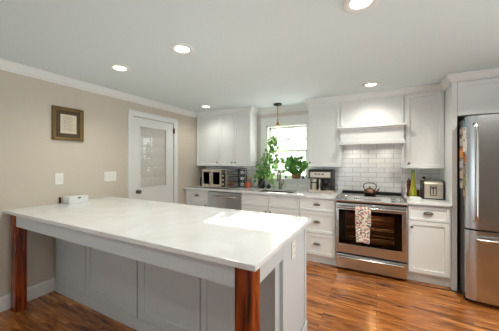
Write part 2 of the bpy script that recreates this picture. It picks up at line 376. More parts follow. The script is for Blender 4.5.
def shade_fn(u, v):
    z = gz1-v*(gz1-gz0); k = (v*6) % 1
    return (XL-0.030+0.010*math.sin(PI*min(1, k*1.0))**0.6-0.004*k, gy0+u*(gy1-gy0), z-0.004*math.sin(PI*u))
MB().grid(shade_fn, 6, 72).build('roman_shade', 'shade', r, True)
b = MB(); b.lathe([(0.0, 0), (0.030, 0), (0.030, 0.006), (0.012, 0.010), (0.010, 0.030), (0.022, 0.036), (0.028, 0.048), (0.024, 0.060), (0.0, 0.064)], (sx1+0.001, 2.325, 0.935), 20, (1, 0, 0))
b.build('door_knob', 'nickel', r, True)
for z in (0.25, 1.88):
    b = MB(); b.cyl((XL+0.02, 3.016, z-0.045), (XL+0.02, 3.016, z+0.045), 0.008, seg=10).box(XL+0.0, XL+0.02, 3.004, 3.021, z-0.042, z+0.042, 0.001); b.build('hinge', 'bronze', r)

# window
r = bpy.data.objects.new('window_1', None); C.objects.link(r); r.location = (-1.335, YB, WZ0); ORG[r.name] = Vector((-1.335, YB, WZ0)); struct(r, 'white double hung window above the sink')
b = MB(); y0, y1 = YB+0.03, YB+0.12
b.box(WX0, WX0+0.025, y0-0.03, y1, WZ0, WZ1).box(WX1-0.02, WX1, y0-0.03, y1, WZ0, WZ1).box(WX0, WX1, y0-0.03, y1, WZ1-0.02, WZ1).box(WX0, WX1, y0-0.03, y1, WZ0, WZ0+0.02)
b.build('window_frame', 'trim', r)
ZM = 1.545
def sash(ya, z0, z1, munt):
    b = MB(); x0, x1 = WX0+0.025, WX1-0.02
    b.box(x0, x0+0.032, ya, ya+0.035, z0, z1, 0.003).box(x1-0.032, x1, ya, ya+0.035, z0, z1, 0.003).box(x0, x1, ya, ya+0.035, z1-0.034, z1, 0.003).box(x0, x1, ya, ya+0.035, z0, z0+0.036, 0.003)
    if munt:
        b.box((x0+x1)/2-0.008, (x0+x1)/2+0.008, ya+0.008, ya+0.028, z0, z1).box(x0, x1, ya+0.008, ya+0.028, (z0+z1)/2-0.008, (z0+z1)/2+0.008)
    s_ = b.build('sash', 'trim', r)
    MB().box(x0+0.03, x1-0.03, ya+0.016, ya+0.020, z0+0.03, z1-0.03).build('pane', 'glass', s_)
sash(YB+0.085, ZM-0.02, WZ1-0.02, True); sash(YB+0.045, WZ0+0.02, ZM+0.02, False)
b = MB()
b.box(WX0-0.095, WX0-0.002, YB-0.018, YB, WZ0-0.02, WZ1+0.11, 0.004).box(WX0-0.100, WX0-0.080, YB-0.024, YB, WZ0-0.02, WZ1+0.11, 0.003).box(WX1+0.002, WX1+0.070, YB-0.018, YB, WZ0-0.02, WZ1+0.11, 0.004)
b.box(WX0-0.10, WX1+0.07, YB-0.019, YB, WZ1+0.002, WZ1+0.12, 0.004).box(WX0-0.105, WX1+0.07, YB-0.030, YB, WZ1+0.115, WZ1+0.140, 0.004)
b.build('window_casing', 'trim', r)
b = MB(); b.box(WX0-0.105, WX1+0.07, YB-0.055, YB+0.08, WZ0-0.028, WZ0, 0.006).box(WX0-0.09, WX1+0.07, YB-0.016, YB, WZ0-0.085, WZ0-0.028, 0.003); b.build('window_stool', 'trim', r)

# ------------------------------------------------------------------ hardware helpers (parts)
def knob(parent, x, y, z):
    MB().lathe([(0, 0), (0.009, 0), (0.006, 0.004), (0.005, 0.014), (0.013, 0.019), (0.0145, 0.025), (0.010, 0.030), (0, 0.031)], (x, y, z), 16, (0, -1, 0)).build('knob', 'nickel', parent, True)
def cup_pull(parent, x, y, z, w=0.092):
    tb = bmesh.new(); bmesh.ops.create_uvsphere(tb, u_segments=24, v_segments=14, radius=1)
    bmesh.ops.delete(tb, geom=[v for v in tb.verts if v.co.y > 0.02 or v.co.z < -0.45], context='VERTS')
    for v in tb.verts: v.co = Vector((x+v.co.x*w/2, y-0.001+v.co.y*0.026, z+v.co.z*0.021))
    b = MB(); b.add(tb)
    o = b.build('cup_pull', 'nickel', parent, True); md = o.modifiers.new('s', 'SOLIDIFY'); md.thickness = 0.0015
UC = [(0, 2.198), (0.008, 2.198), (0.010, 2.206), (0.022, 2.216), (0.038, 2.244), (0.048, 2.262), (0.050, ZC-0.001), (-0.02, ZC-0.001), (-0.02, 2.198)]
UY = 3.58; UZ0, UZ1 = 1.297, 2.196
def upper(x0, x1, doors, label, crown, knobs, zb=UZ0):
    t = thing('wall_cabinet', ((x0+x1)/2, 3.74, zb), label, 'cabinet', 'white wall cabinets')
    b = MB(); b.box(x0+0.001, x1-0.001, UY+0.02, YB-0.009, zb, ZC-0.002, 0.001); b.build('carcass', 'cab', t)
    for (a, c), kx in zip(doors, knobs):
        d = MB().shaker(a+0.003, c-0.003, zb-0.004, UZ1, UY, rail=0.058).build('door', 'cab', t)
        knob(d, kx, UY, zb+0.055)
    MB().sweep(crown, UC).build('crown_molding', 'cab', t)
    return t
upper(-3.015, -2.490, [(-3.005, -2.490)], 'white single door wall cabinet in the far left corner above the toaster oven', [(-3.015, UY+0.018), (-2.490, UY+0.018)], [-2.525])
upper(-2.490, -1.866, [(-2.490, -2.178), (-2.178, -1.866)], 'white two door wall cabinet just left of the window', [(-2.490, UY+0.018), (-1.866, UY+0.018), (-1.866, YB-0.06)], [-2.212, -2.144])
upper(-0.898, -0.451, [(-0.898, -0.451)], 'white wall cabinet between the window and the range hood', [(-0.898, YB-0.06), (-0.898, UY+0.018), (-0.451, UY+0.018)], [-0.865])
upper(0.305, 0.708, [(0.322, 0.708)], 'white wall cabinet right of the range hood above the toaster', [(0.305, UY+0.018), (0.708, UY+0.018)], [0.354], 1.286)

# range hood
t = thing('range_hood', (-0.07, 3.72, 1.60), 'white boxed wooden range hood with two ledges above the range', 'range hood')
hx0, hx1 = -0.450, 0.304
b = MB(); b.box(hx0+0.002, hx1-0.002, UY+0.022, YB-0.009, 1.64, ZC-0.002); b.build('carcass', 'cab', t)
b = MB(); b.box(hx0+0.002, hx0+0.03, UY+0.006, UY+0.022, 1.836, 2.198, 0.002).box(hx1-0.03, hx1-0.002, UY+0.006, UY+0.022, 1.836, 2.198, 0.002).box(hx0+0.002, hx1-0.002, UY+0.008, UY+0.022, 2.178, 2.198, 0.001).box(hx0+0.03, hx1-0.03, UY+0.015, UY+0.022, 1.836, 2.18)
b.build('front_panel', 'cab', t)
b = MB(); b.box(hx0-0.014, hx1+0.014, UY-0.080, UY+0.022, 1.812, 1.838, 0.005).box(hx0-0.004, hx1+0.004, UY-0.058, UY+0.022, 1.790, 1.812, 0.006); b.build('mantel_ledge', 'cab', t)
b = MB(); b.box(hx0+0.004, hx1-0.004, UY-0.032, UY+0.022, 1.640, 1.792, 0.002); b.build('frieze', 'cab', t)
b = MB(); b.box(hx0-0.014, hx1+0.014, UY-0.080, UY+0.03, 1.590, 1.618, 0.005).box(hx0-0.004, hx1+0.004, UY-0.058, UY+0.03, 1.616, 1.646, 0.006); b.build('bottom_ledge', 'cab', t)
vi = MB().box(hx0+0.03, hx1-0.03, UY+0.031, YB-0.02, 1.632, 1.642).build('vent_insert', 'steel_d', t)
for x in (-0.27, 0.12):  # unseen lamps added under the hood to brighten the tiles
    MB().lathe([(0, -0.004), (0.022, -0.004), (0.026, 0), (0, 0)], (x, 3.70, 1.632), 18).build('added_hood_lamp', 'lens', vi, True)
    l = light('added_hood_light', 'SPOT', (0, 0, 0), 2.6, (1.0, 0.94, 0.85), spot_size=math.radians(150), spot_blend=0.6, shadow_soft_size=0.03)
    l.parent = t; l.location = Vector((x, 3.70, 1.622))-Vector((-0.07, 3.72, 1.60))
MB().sweep([(hx0, UY+0.018), (hx1, UY+0.018)], UC).build('crown_molding', 'cab', t)

# ------------------------------------------------------------------ base cabinets
def base(x0, x1, label, doors=(), drawers=(), plain=()):
    t = thing('base_cabinet', ((x0+x1)/2, 3.6, 0), label, 'cabinet', 'white base cabinets')
    top = 0.68 if 'sink base' in label else 0.884
    b = MB().box(x0+0.001, x1-0.001, YF+0.02, YB-0.002, 0.10, top, 0.001)
    if top < 0.8: b.box(x0+0.001, x1-0.001, YF+0.02, YF+0.035, top, 0.884).box(x0+0.001, x0+0.018, YF+0.035, YB-0.002, top, 0.884).box(x1-0.018, x1-0.001, YF+0.035, YB-0.002, top, 0.884)
    b.build('carcass', 'cab', t)
    MB().box(x0+0.001, x1-0.001, 3.337, 3.352, 0.001, 0.10).build('toe_kick', 'cab', t)
    for (a, c, z0, z1, kx, kz) in doors:
        d = MB().shaker(a+0.003, c-0.003, z0, z1, YF).build('door', 'cab', t)
        if kx is not None: knob(d, kx, YF, kz)
    for (a, c, z0, z1, pull) in drawers:
        d = MB().shaker(a+0.003, c-0.003, z0, z1, YF, rail=0.034 if z1-z0 < 0.2 else 0.05).build('drawer' if pull else 'false_front', 'cab', t)
        if pull: cup_pull(d, (a+c)/2, YF, (z0+z1)/2+0.006)
    return t
base(-3.015, -2.503, 'white base cabinet under the toaster oven, left of the dishwasher', drawers=[(-2.975, -2.505, 0.705, 0.862, True)], doors=[(-2.975, -2.505, 0.115, 0.695, -2.54, 0.63)])
base(-1.862, -0.940, 'wide white sink base cabinet right of the dishwasher', drawers=[(-1.860, -1.401, 0.705, 0.862, False), (-1.401, -0.942, 0.705, 0.862, False)], doors=[(-1.860, -1.401, 0.115, 0.695, -1.436, 0.63), (-1.401, -0.942, 0.115, 0.695, -1.366, 0.63)])
base(-0.940, -0.458, 'white three drawer base cabinet left of the range', drawers=[(-0.938, -0.470, 0.705, 0.862, True), (-0.938, -0.470, 0.412, 0.695, True), (-0.938, -0.470, 0.122, 0.402, True)])
base(0.311, 0.708, 'white base cabinet with one drawer and one door right of the range', drawers=[(0.318, 0.694, 0.705, 0.862, True)], doors=[(0.318, 0.694, 0.122, 0.695, 0.352, 0.63)])
t = thing('dishwasher', (-2.18, 3.5, 0), 'stainless steel dishwasher front between white base cabinets', 'dishwasher')
MB().box(-2.500, -1.865, YF+0.02, YB-0.01, 0.10, 0.880).build('body', 'steel_d', t)
d = MB().box(-2.497, -1.868, YF-0.006, YF+0.02, 0.11, 0.868, 0.004).build('door', 'steel', t)
b = MB(); pts = [(-2.40, YF-0.006, 0.80), (-2.385, YF-0.03, 0.80)]+[(-2.37+k*0.042, YF-0.042-0.010*math.sin(PI*k/9), 0.80-0.006*math.sin(PI*k/9)) for k in range(10)]+[(-1.98, YF-0.03, 0.80), (-1.965, YF-0.006, 0.80)]
b.tube(pts, 0.014, 12); b.build('handle', 'chrome', d, True)
MB().box(-2.497, -1.868, 3.34, 3.36, 0.001, 0.10).build('toe_kick', 'blackmatte', t)

# worktops
SX0, SX1, SY0, SY1 = -1.69, -1.08, 3.345, 3.745
b = MB(); yc, zt, zb = 3.2436, 0.915, 0.886
b.box(XL+0.001, SX0, yc, YB-0.009, zb, zt).box(SX1, -0.4585, yc, YB-0.009, zb, zt).box(SX0, SX1, yc, SY0, zb, zt).box(SX0, SX1, SY1, YB-0.009, zb, zt)
bmesh.ops.remove_doubles(b.bm, verts=b.bm.verts, dist=1e-5)
tag(b.build('countertop', 'quartz', org=(-1.7, 3.55, zb)), 'long white quartz countertop under the window, with the sink', 'countertop', 'white quartz countertops')
tag(MB().box(0.311, 0.708, yc, YB-0.009, zb, zt, 0.003).build('countertop', 'quartz', org=(0.5, 3.55, zb)), 'short white quartz countertop right of the range, under the toaster', 'countertop', 'white quartz countertops')
# sink
t = thing('sink', (-1.385, 3.545, 0.70), 'dark undermount sink set in the countertop below the window', 'sink')
b = MB(); g = 0.002
b.box(SX0-0.012, SX1+0.012, SY0-0.012, SY1+0.012, 0.690, 0.700)
b.box(SX0-0.012, SX0-g, SY0-0.012, SY1+0.012, 0.70, 0.885).box(SX1+g, SX1+0.012, SY0-0.012, SY1+0.012, 0.70, 0.885).box(SX0-g, SX1+g, SY0-0.012, SY0-g, 0.70, 0.885).box(SX0-g, SX1+g, SY1+g, SY1+0.012, 0.70, 0.885)
b.build('basin', 'sinkm', t)
MB().lathe([(0, 0), (0.04, 0), (0.045, 0.004), (0.03, 0.003), (0, 0.002)], (-1.385, 3.56, 0.70)).build('drain', 'steel', t, True)
# faucet
fx, fy = -1.405, 3.775
t = thing('faucet', (fx, fy, 0.915), 'dark metal gooseneck faucet behind the sink', 'faucet')
MB().lathe([(0, 0), (0.034, 0), (0.034, 0.006), (0.027, 0.012), (0.025, 0.10), (0.018, 0.118), (0, 0.119)], (fx, fy, 0.915)).build('body', 'nickel', t, True)
pts = [(fx, fy, 1.02), (fx, fy, 1.15)]+[(fx+0.012*(1-math.cos(a))*1.0, fy-0.085*(1-math.cos(a)), 1.15+0.085*math.sin(a)) for a in [k*PI/10 for k in range(1, 11)]]+[(fx+0.024, fy-0.17, 1.12)]
MB().tube(pts, 0.016, 12).build('spout', 'nickel', t, True)
MB().cyl((fx+0.024, fy-0.17, 1.06), (fx+0.024, fy-0.17, 1.125), 0.018, 0.015).build('spray_head', 'nickel', t, True)
MB().tube([(fx+0.018, fy, 0.985), (fx+0.045, fy, 0.99), (fx+0.06, fy-0.01, 1.05), (fx+0.064, fy-0.014, 1.075)], [0.010, 0.009, 0.007, 0.006], 10).build('lever', 'nickel', t, True)

# ------------------------------------------------------------------ fridge surround and fridge
t = thing('refrigerator_cabinet', (1.2, 3.58, 0), 'tall white surround cabinet enclosing and topping the refrigerator', 'cabinet')
b = MB(); b.box(0.7095, 0.752, YF, YB-0.002, 0.001, ZC-0.003, 0.001); b.build('side_panel', 'cab', t)
MB().box(1.63, 1.672, YF, YB-0.002, 0.001, ZC-0.003, 0.001).build('side_panel', 'cab', t)
b = MB(); b.box(0.752, 1.63, YF+0.02, YB-0.002, 1.845, ZC-0.003); b.build('carcass', 'cab', t)
for a, c in ((0.755, 1.190), (1.193, 1.628)):
    MB().shaker(a, c, 1.845, 2.196, YF, rail=0.06).build('door', 'cab', t)
MB().sweep([(0.7095, UY+0.019), (0.7095, YF), (1.672, YF), (1.672, YB-0.002)], [(o*1.15, z) for o, z in UC]).build('crown_molding', 'cab', t)
FX0, FX1 = 0.768, 1.615
t = thing('refrigerator', (1.19, 3.4, 0), 'tall stainless steel refrigerator at the right edge of the kitchen', 'refrigerator')
MB().box(FX0, FX1, 3.10, 3.83, 0.03, 1.785, 0.004).build('body', 'black', t)
def bowed(x0, x1, z0, z1, yb=3.096, th=0.065, bow=0.030):
    b = MB(); n = 18; t_ = bmesh.new(); fr, bk = [], []
    pl = [(x0, yb)]
    for k in range(n+1):
        u = k/n; e = min(u, 1-u)*(x1-x0); rr = 0.022
        rnd = rr-math.sqrt(max(0, rr*rr-(rr-min(e, rr))**2))
        pl.append((x0+u*(x1-x0), yb-th-bow*(1-(2*u-1)**2)+rnd))
    pl.append((x1, yb))
    a = [t_.verts.new((p[0], p[1], z0)) for p in pl]; c = [t_.verts.new((p[0], p[1], z1)) for p in pl]
    for k in range(len(pl)): t_.faces.new((a[k], a[(k+1) % len(pl)], c[(k+1) % len(pl)], c[k]))
    t_.faces.new(a); t_.faces.new(list(reversed(c))); bmesh.ops.recalc_face_normals(t_, faces=t_.faces)
    return b.add(t_)
up = bowed(FX0, FX1, 0.722, 1.797).build('refrigerator_door', 'steel', t, True)
lo = bowed(FX0, FX1, 0.045, 0.705).build('freezer_drawer', 'steel', t, True)
b = MB(); hx = 0.822; b.tube([(hx, 3.02, 1.72), (hx, 2.985, 1.715), (hx, 2.972, 1.68)]+[(hx, 2.970-0.006*math.sin(PI*k/8), 1.66-k*0.10) for k in range(9)]+[(hx, 2.972, 0.84), (hx, 2.985, 0.805), (hx, 3.02, 0.80)], 0.0145, 12); b.build('handle', 'chrome', up, True)
b = MB(); b.tube([(0.83, 3.02, 0.635), (0.832, 2.975, 0.635), (0.85, 2.958, 0.635)]+[(0.87+k*0.08, 2.952-0.02*math.sin(PI*k/8), 0.635) for k in range(9)]+[(1.528, 2.958, 0.635), (1.548, 2.975, 0.635), (1.55, 3.02, 0.635)], 0.0145, 12); b.build('handle', 'chrome', lo, True)
MB().box(FX0+0.02, FX0+0.08, 3.045, 3.12, 1.785, 1.815, 0.006).build('hinge_cover', 'blackmatte', t)
MB().box(FX0+0.01, FX1-0.01, 3.10, 3.16, 0.002, 0.04).build('base_grille', 'blackmatte', t)
# papers and magnets on its dark side
def pm(name, c):
    return mat(name, lin(*c), 0.75, var=0.25, vscale=30)
notes = [
 ('photo_print', 3.165, 1.735, .050, .080, (120, 160, 170), 'pale blue photo print highest on the dark side of the refrigerator'),
 ('photo_print', 3.215, 1.675, .060, .070, (170, 150, 140), 'pinkish photo print second from the top on the refrigerator side'),
 ('note', 3.150, 1.640, .055, .100, (214, 210, 204), 'white paper note below the pale blue photo print on the refrigerator side'),
 ('note', 3.220, 1.570, .060, .090, (190, 180, 170), 'grey white paper note at the back of the refrigerator side, upper half'),
 ('note', 3.152, 1.520, .058, .110, (226, 222, 216), 'larger white paper note at the front of the refrigerator side, upper half'),
 ('photo_print', 3.205, 1.450, .070, .090, (222, 150, 80), 'orange photo print on the dark side of the refrigerator'),
 ('photo_print', 3.140, 1.395, .040, .080, (190, 110, 60), 'brown orange photo print near the door edge on the refrigerator side'),
 ('note', 3.200, 1.345, .066, .080, (200, 196, 200), 'pale lilac note below the orange photo print on the refrigerator side'),
 ('photo_print', 3.150, 1.290, .050, .090, (150, 140, 132), 'grey photo print in the middle of the refrigerator side'),
 ('photo_print', 3.205, 1.240, .060, .090, (204, 180, 160), 'pale skin toned photo print in the lower half of the papers on the refrigerator'),
 ('photo_print', 3.158, 1.180, .050, .100, (150, 156, 110), 'olive green photo print low on the refrigerator side'),
 ('note', 3.205, 1.130, .050, .070, (214, 196, 180), 'small beige note near the bottom of the papers on the refrigerator'),
 ('photo_print', 3.160, 1.065, .050, .080, (180, 160, 146), 'lowest photo print on the dark side of the refrigerator'),
]
for i, (nm, y, z, w, h, c, lb) in enumerate(notes):
    y = 3.092 if y < 3.18 else 3.192; w *= 1.65; h *= 1.1
    a = math.radians(random.uniform(-7, 7)); b = MB(); b.box(-0.0012, 0.0, -w/2, w/2, -h/2, h/2)
    bmesh.ops.rotate(b.bm, verts=b.bm.verts, matrix=Matrix.Rotation(a, 3, 'X'))
    bmesh.ops.translate(b.bm, verts=b.bm.verts, vec=(FX0-0.0005-0.0006*(i % 3), y, z))
    o = tag(b.build(nm, pm('print_%d' % i, c), org=(FX0, y, z-h/2)), lb, 'photo' if nm == 'photo_print' else 'note', 'papers on the refrigerator side')
    MB().cyl((FX0-0.007, y, z+h/2-0.012), (FX0-0.002, y, z+h/2-0.012), 0.009, seg=12).build('magnet', 'red' if i % 3 else 'blackmatte', o)

# ------------------------------------------------------------------ range
RX0, RX1 = -0.455, 0.308; RY = 3.235
t = thing('range', ((RX0+RX1)/2, 3.55, 0), 'stainless steel electric range with black glass cooktop below the hood', 'range')
b = MB(); b.box(RX0, RX0+0.03, RY+0.03, YB-0.012, 0.03, 0.905).box(RX1-0.03, RX1, RY+0.03, YB-0.012, 0.03, 0.905).box(RX0+0.03, RX1-0.03, 3.72, YB-0.012, 0.03, 0.905).box(RX0+0.03, RX1-0.03, RY+0.03, 3.72, 0.03, 0.27).box(RX0+0.03, RX1-0.03, RY+0.03, 3.72, 0.80, 0.905)
b.build('body', 'blackmatte', t)
MB().box(RX0+0.002, RX1-0.002, 3.325, YB-0.012, 0.905, 0.924, 0.003).build('cooktop', 'blackglass', t)
for (x, y, rr) in ((-0.26, 3.46, 0.10), (0.12, 3.46, 0.085), (-0.26, 3.70, 0.075), (0.12, 3.70, 0.10)):
    b = MB(); b.tube([(x+rr*math.cos(k*PI/20), y+rr*math.sin(k*PI/20), 0.9242) for k in range(40)], 0.0010, 4, True)
    b.build('burner_marking', 'steel_d', t)
MB().box(RX0+0.01, RX1-0.01, YB-0.085, YB-0.014, 0.924, 0.945, 0.006).build('rear_vent', 'blackmatte', t)
cp = MB().prism([(3.345, 0.900), (3.345, 0.931), (3.335, 0.933), (3.205, 0.893), (3.200, 0.885), (3.205, 0.872), (3.23, 0.868)], RX0, RX1).build('control_panel', 'steel', t)
sl = math.atan2(0.040, 0.130); nrm = Vector((0, -math.sin(sl), math.cos(sl)))
for x in (-0.412, -0.345, 0.172, 0.258):
    p = Vector((x, 3.268, 0.9125))
    b = MB(); b.lathe([(0, 0), (0.026, 0), (0.026, 0.006), (0.020, 0.010), (0.019, 0.028), (0.015, 0.031), (0, 0.031)], p, 20, nrm); b.build('knob', 'chrome', cp, True)
b = MB(); b.box(-0.245, 0.055, -0.022, 0.022, 0, 0.0012)
bmesh.ops.transform(b.bm, matrix=Matrix.Translation((0, 3.272, 0.9140)) @ Matrix.Rotation(sl, 4, 'X'), verts=b.bm.verts); b.build('touch_display', 'steel_d', cp)
b = MB()
for k in range(14):
    x = -0.232+k*0.021; b.box(x, x+0.011, -0.012, -0.004, 0, 0.0008); b.box(x, x+0.011, 0.003, 0.011, 0, 0.0008)
bmesh.ops.transform(b.bm, matrix=Matrix.Translation((0, 3.272, 0.9155)) @ Matrix.Rotation(sl, 4, 'X'), verts=b.bm.verts); b.build('touch_key', 'plate', cp)
MB().box(RX0+0.004, RX1-0.004, RY+0.012, RY+0.03, 0.845, 0.878).build('vent_gap', 'blackmatte', t)
# oven door frame with window
wx0, wx1, wz0, wz1 = -0.422, 0.258, 0.338, 0.765
b = MB(); y0, y1 = RY, RY+0.028
b.box(RX0+0.003, wx0, y0, y1, 0.228, 0.845, 0.003).box(wx1, RX1-0.003, y0, y1, 0.228, 0.845, 0.003).box(wx0-0.004, wx1+0.004, y0, y1, wz1, 0.845, 0.003).box(wx0-0.004, wx1+0.004, y0, y1, 0.228, wz0, 0.003)
od = b.build('oven_door', 'steel', t)
MB().box(wx0-0.003, wx1+0.003, y0+0.004, y0+0.009, wz0-0.003, wz1+0.003).build('window', 'ovenglass', od)
b = MB(); b.box(wx0, wx0+0.075, y0+0.010, y0+0.014, wz0, wz1).box(wx1-0.075, wx1, y0+0.010, y0+0.014, wz0, wz1).box(wx0, wx1, y0+0.010, y0+0.014, wz0, wz0+0.05).box(wx0, wx1, y0+0.010, y0+0.014, wz1-0.05, wz1); b.build('window_border', 'blackglass', od)
b = MB(); b.tube([(-0.405, RY-0.001, 0.803), (-0.405, RY-0.045, 0.803)], 0.010, 10).tube([(0.262, RY-0.001, 0.803), (0.262, RY-0.045, 0.803)], 0.010, 10).tube([(-0.440, RY-0.05, 0.803), (0.296, RY-0.05, 0.803)], 0.0155, 14); b.build('handle', 'chrome', od, True)
MB().lathe([(0, 0), (0.013, 0), (0.012, 0.002), (0, 0.003)], (-0.075, RY-0.0005, 0.283), 20, (0, -1, 0)).build('badge', 'chrome', od, True)
b = MB(); b.box(RX0+0.031, RX1-0.031, RY+0.032, 3.719, 0.271, 0.276).box(RX0+0.031, RX0+0.036, RY+0.032, 3.719, 0.276, 0.795).box(RX1-0.036, RX1-0.031, RY+0.032, 3.719, 0.276, 0.795).box(RX0+0.031, RX1-0.031, 3.712, 3.719, 0.276, 0.795); b.build('oven_cavity', 'cavity', t)
for z in (0.40, 0.53, 0.66):
    b = MB(); b.tube([(RX0+0.06, RY+0.07, z), (RX1-0.06, RY+0.07, z), (RX1-0.06, 3.69, z), (RX0+0.06, 3.69, z)], 0.004, 6, True)
    for k in range(1, 22): x = RX0+0.06+k*(RX1-RX0-0.12)/22; b.tube([(x, RY+0.07, z), (x, 3.69, z)], 0.0022, 5)
    for y in (3.40, 3.55): b.tube([(RX0+0.06, y, z-0.003), (RX1-0.06, y, z-0.003)], 0.003, 5)
    b.build('oven_rack', 'rack', t)
dr = MB().box(RX0+0.003, RX1-0.003, RY, RY+0.03, 0.035, 0.208, 0.004).build('storage_drawer', 'steel', t)
b = MB(); b.prism([(RY, 0.196), (RY-0.030, 0.190), (RY-0.036, 0.181), (RY-0.030, 0.172), (RY-0.012, 0.168), (RY, 0.160)], RX0+0.03, RX1-0.03); b.build('handle', 'chrome', dr, True)
for x in (RX0+0.05, RX1-0.05):
    for y in (3.32, 3.80): MB().cyl((x, y, 0.0005), (x, y, 0.032), 0.016, seg=12).build('foot', 'blackmatte', t)
# lamp added inside the oven to brighten the racks
lo_ = light('added_oven_lamp', 'POINT', (0, 0, 0), 7.0, (1.0, 0.62, 0.30), shadow_soft_size=0.02); lo_.parent = t; lo_.location = (0.0, 0.02, 0.775)
# towel
def towel(u, v):
    hz, hy, rr = 0.803, RY-0.05, 0.020
    s = v*(0.20+PI*rr+0.40)           # arc length from the hidden back hem
    w = 0.172
    if s < 0.20: y, z = hy+rr, hz-(0.20-s)
    elif s < 0.20+PI*rr: a = (s-0.20)/rr; y, z = hy+rr*math.cos(a), hz+rr*math.sin(a)
    else:
        k = (s-0.20-PI*rr)/0.40; w -= 0.030*k; y = hy-rr-0.006*math.sin(u*8+1.0)*k-0.003*k; z = hz-k*0.40-0.005*u*k
    return (-0.146+(u-0.5)*w+0.002, y, z)
b = MB(); b.grid(towel, 14, 44); o = b.build('dish_towel', 'towel', org=(-0.146, RY-0.05, 0.40), smooth=True)
md = o.modifiers.new('s', 'SOLIDIFY'); md.thickness = 0.003; md.offset = 0
tag(o, 'floral cotton dish towel hanging on the oven door handle', 'towel')
# kettle
kx, ky, kz = -0.078, 3.60, 0.9245
t = thing('kettle', (kx, ky, kz), 'dark copper tea kettle with a hoop handle standing on the cooktop', 'kettle')
MB().lathe([(0, 0.002), (0.058, 0.002), (0.066, 0.006), (0.076, 0.026), (0.078, 0.040), (0.070, 0.062), (0.050, 0.078), (0.032, 0.084), (0.030, 0.086)], (kx, ky, kz)).build('body', 'kettle', t, True)
MB().lathe([(0.031, 0.085), (0.028, 0.090), (0.010, 0.095), (0.006, 0.098), (0.008, 0.106), (0.006, 0.112), (0, 0.113)], (kx, ky, kz), 20).build('lid', 'kettle', t, True)
MB().tube([(kx+0.062, ky-0.01, kz+0.036), (kx+0.084, ky-0.014, kz+0.050), (kx+0.100, ky-0.017, kz+0.074), (kx+0.110, ky-0.019, kz+0.086)], [0.017, 0.012, 0.009, 0.008], 12).build('spout', 'kettle', t, True)
MB().tube([(kx-0.062*1.0, ky, kz+0.070), (kx-0.076, ky, kz+0.100), (kx-0.074, ky, kz+0.130), (kx-0.055, ky, kz+0.150), (kx, ky, kz+0.158), (kx+0.055, ky, kz+0.150), (kx+0.074, ky, kz+0.130), (kx+0.076, ky, kz+0.100), (kx+0.062, ky, kz+0.070)], 0.0055, 10).build('handle', 'bronze', t, True)

# ------------------------------------------------------------------ peninsula
PX1, PY0, PY1 = -0.456, 0.924, 1.936
tag(MB().box(XL+0.001, PX1, PY0, PY1, 0.886, 0.915, 0.004).build('countertop', 'quartz', org=(-1.7, 1.4, 0.886)), 'broad white quartz countertop of the peninsula in the foreground', 'countertop', 'white quartz countertops')
t = thing('peninsula_cabinet', (-1.7, 1.6, 0), 'long white panelled peninsula base with wooden corner legs', 'cabinet')
BY = 1.32
MB().box(XL+0.002, -0.512, BY+0.02, 1.885, 0.001, 0.885).build('carcass', 'pen', t)
b = MB(); b.box(XL+0.002, -0.512, BY+0.006, BY+0.02, 0.001, 0.885, 0.001); b.build('back_board', 'pen', t)
for (a, c, l, rr) in ((-2.985, -2.432, 0.07, 0.05), (-2.424, -1.712, 0.07, 0.165), (-1.698, -1.070, 0.07, 0.05), (-1.062, -0.535, 0.05, 0.05)):
    # framed panels: stiles, rails and a recessed field in one mesh
    b = MB(); z0, z1 = 0.10, 0.884
    b.box(a, a+l, BY-0.012, BY+0.006, z0, z1, 0.001, 1).box(c-rr, c, BY-0.012, BY+0.006, z0, z1, 0.001, 1).box(a+l, c-rr, BY-0.012, BY+0.006, z0, z0+0.075, 0.001, 1).box(a+l, c-rr, BY-0.012, BY+0.006, z1-0.08, z1, 0.001, 1)
    b.box(a+l-0.001, c-rr+0.001, BY-0.002, BY+0.006, z0+0.07, z1-0.07)
    b.build('back_panel', 'pen', t)
MB().box(XL+0.002, -0.512, BY-0.014, BY+0.006, 0.001, 0.098, 0.001, 1).build('plinth', 'pen', t)
# right end: posts and framed end panel
b = MB(); b.box(-0.512, -0.494, 1.250, 1.275, 0.001, 0.885, 0.001).box(-0.530, -0.512, 1.250, BY, 0.001, 0.885, 0.001); b.build('end_post', 'pen', t)
b = MB(); b.shaker(1.362, 1.895, 0.001, 0.885, -0.488, th=0.024, rail=0.062, deep=0.008, axis='+x'); b.build('end_panel', 'pen', t)
b = MB(); b.box(-0.488, -0.480, 1.362, 1.895, 0.001, 0.115, 0.003); b.build('base_molding', 'pen', t)
# aprons
MB().box(-2.865, -0.577, 0.955, 0.977, 0.778, 0.885, 0.001).build('apron', 'pen', t)
MB().box(-0.510, -0.488, 1.036, 1.360, 0.782, 0.885, 0.001).build('apron', 'pen', t)
for x in (-2.958, -0.575):
    l = MB().box(x, x+0.09, 0.950, 1.035, 0.001, 0.885, 0.003).build('leg', 'legwood', t); l['label'] = 'reddish cherry wooden leg'
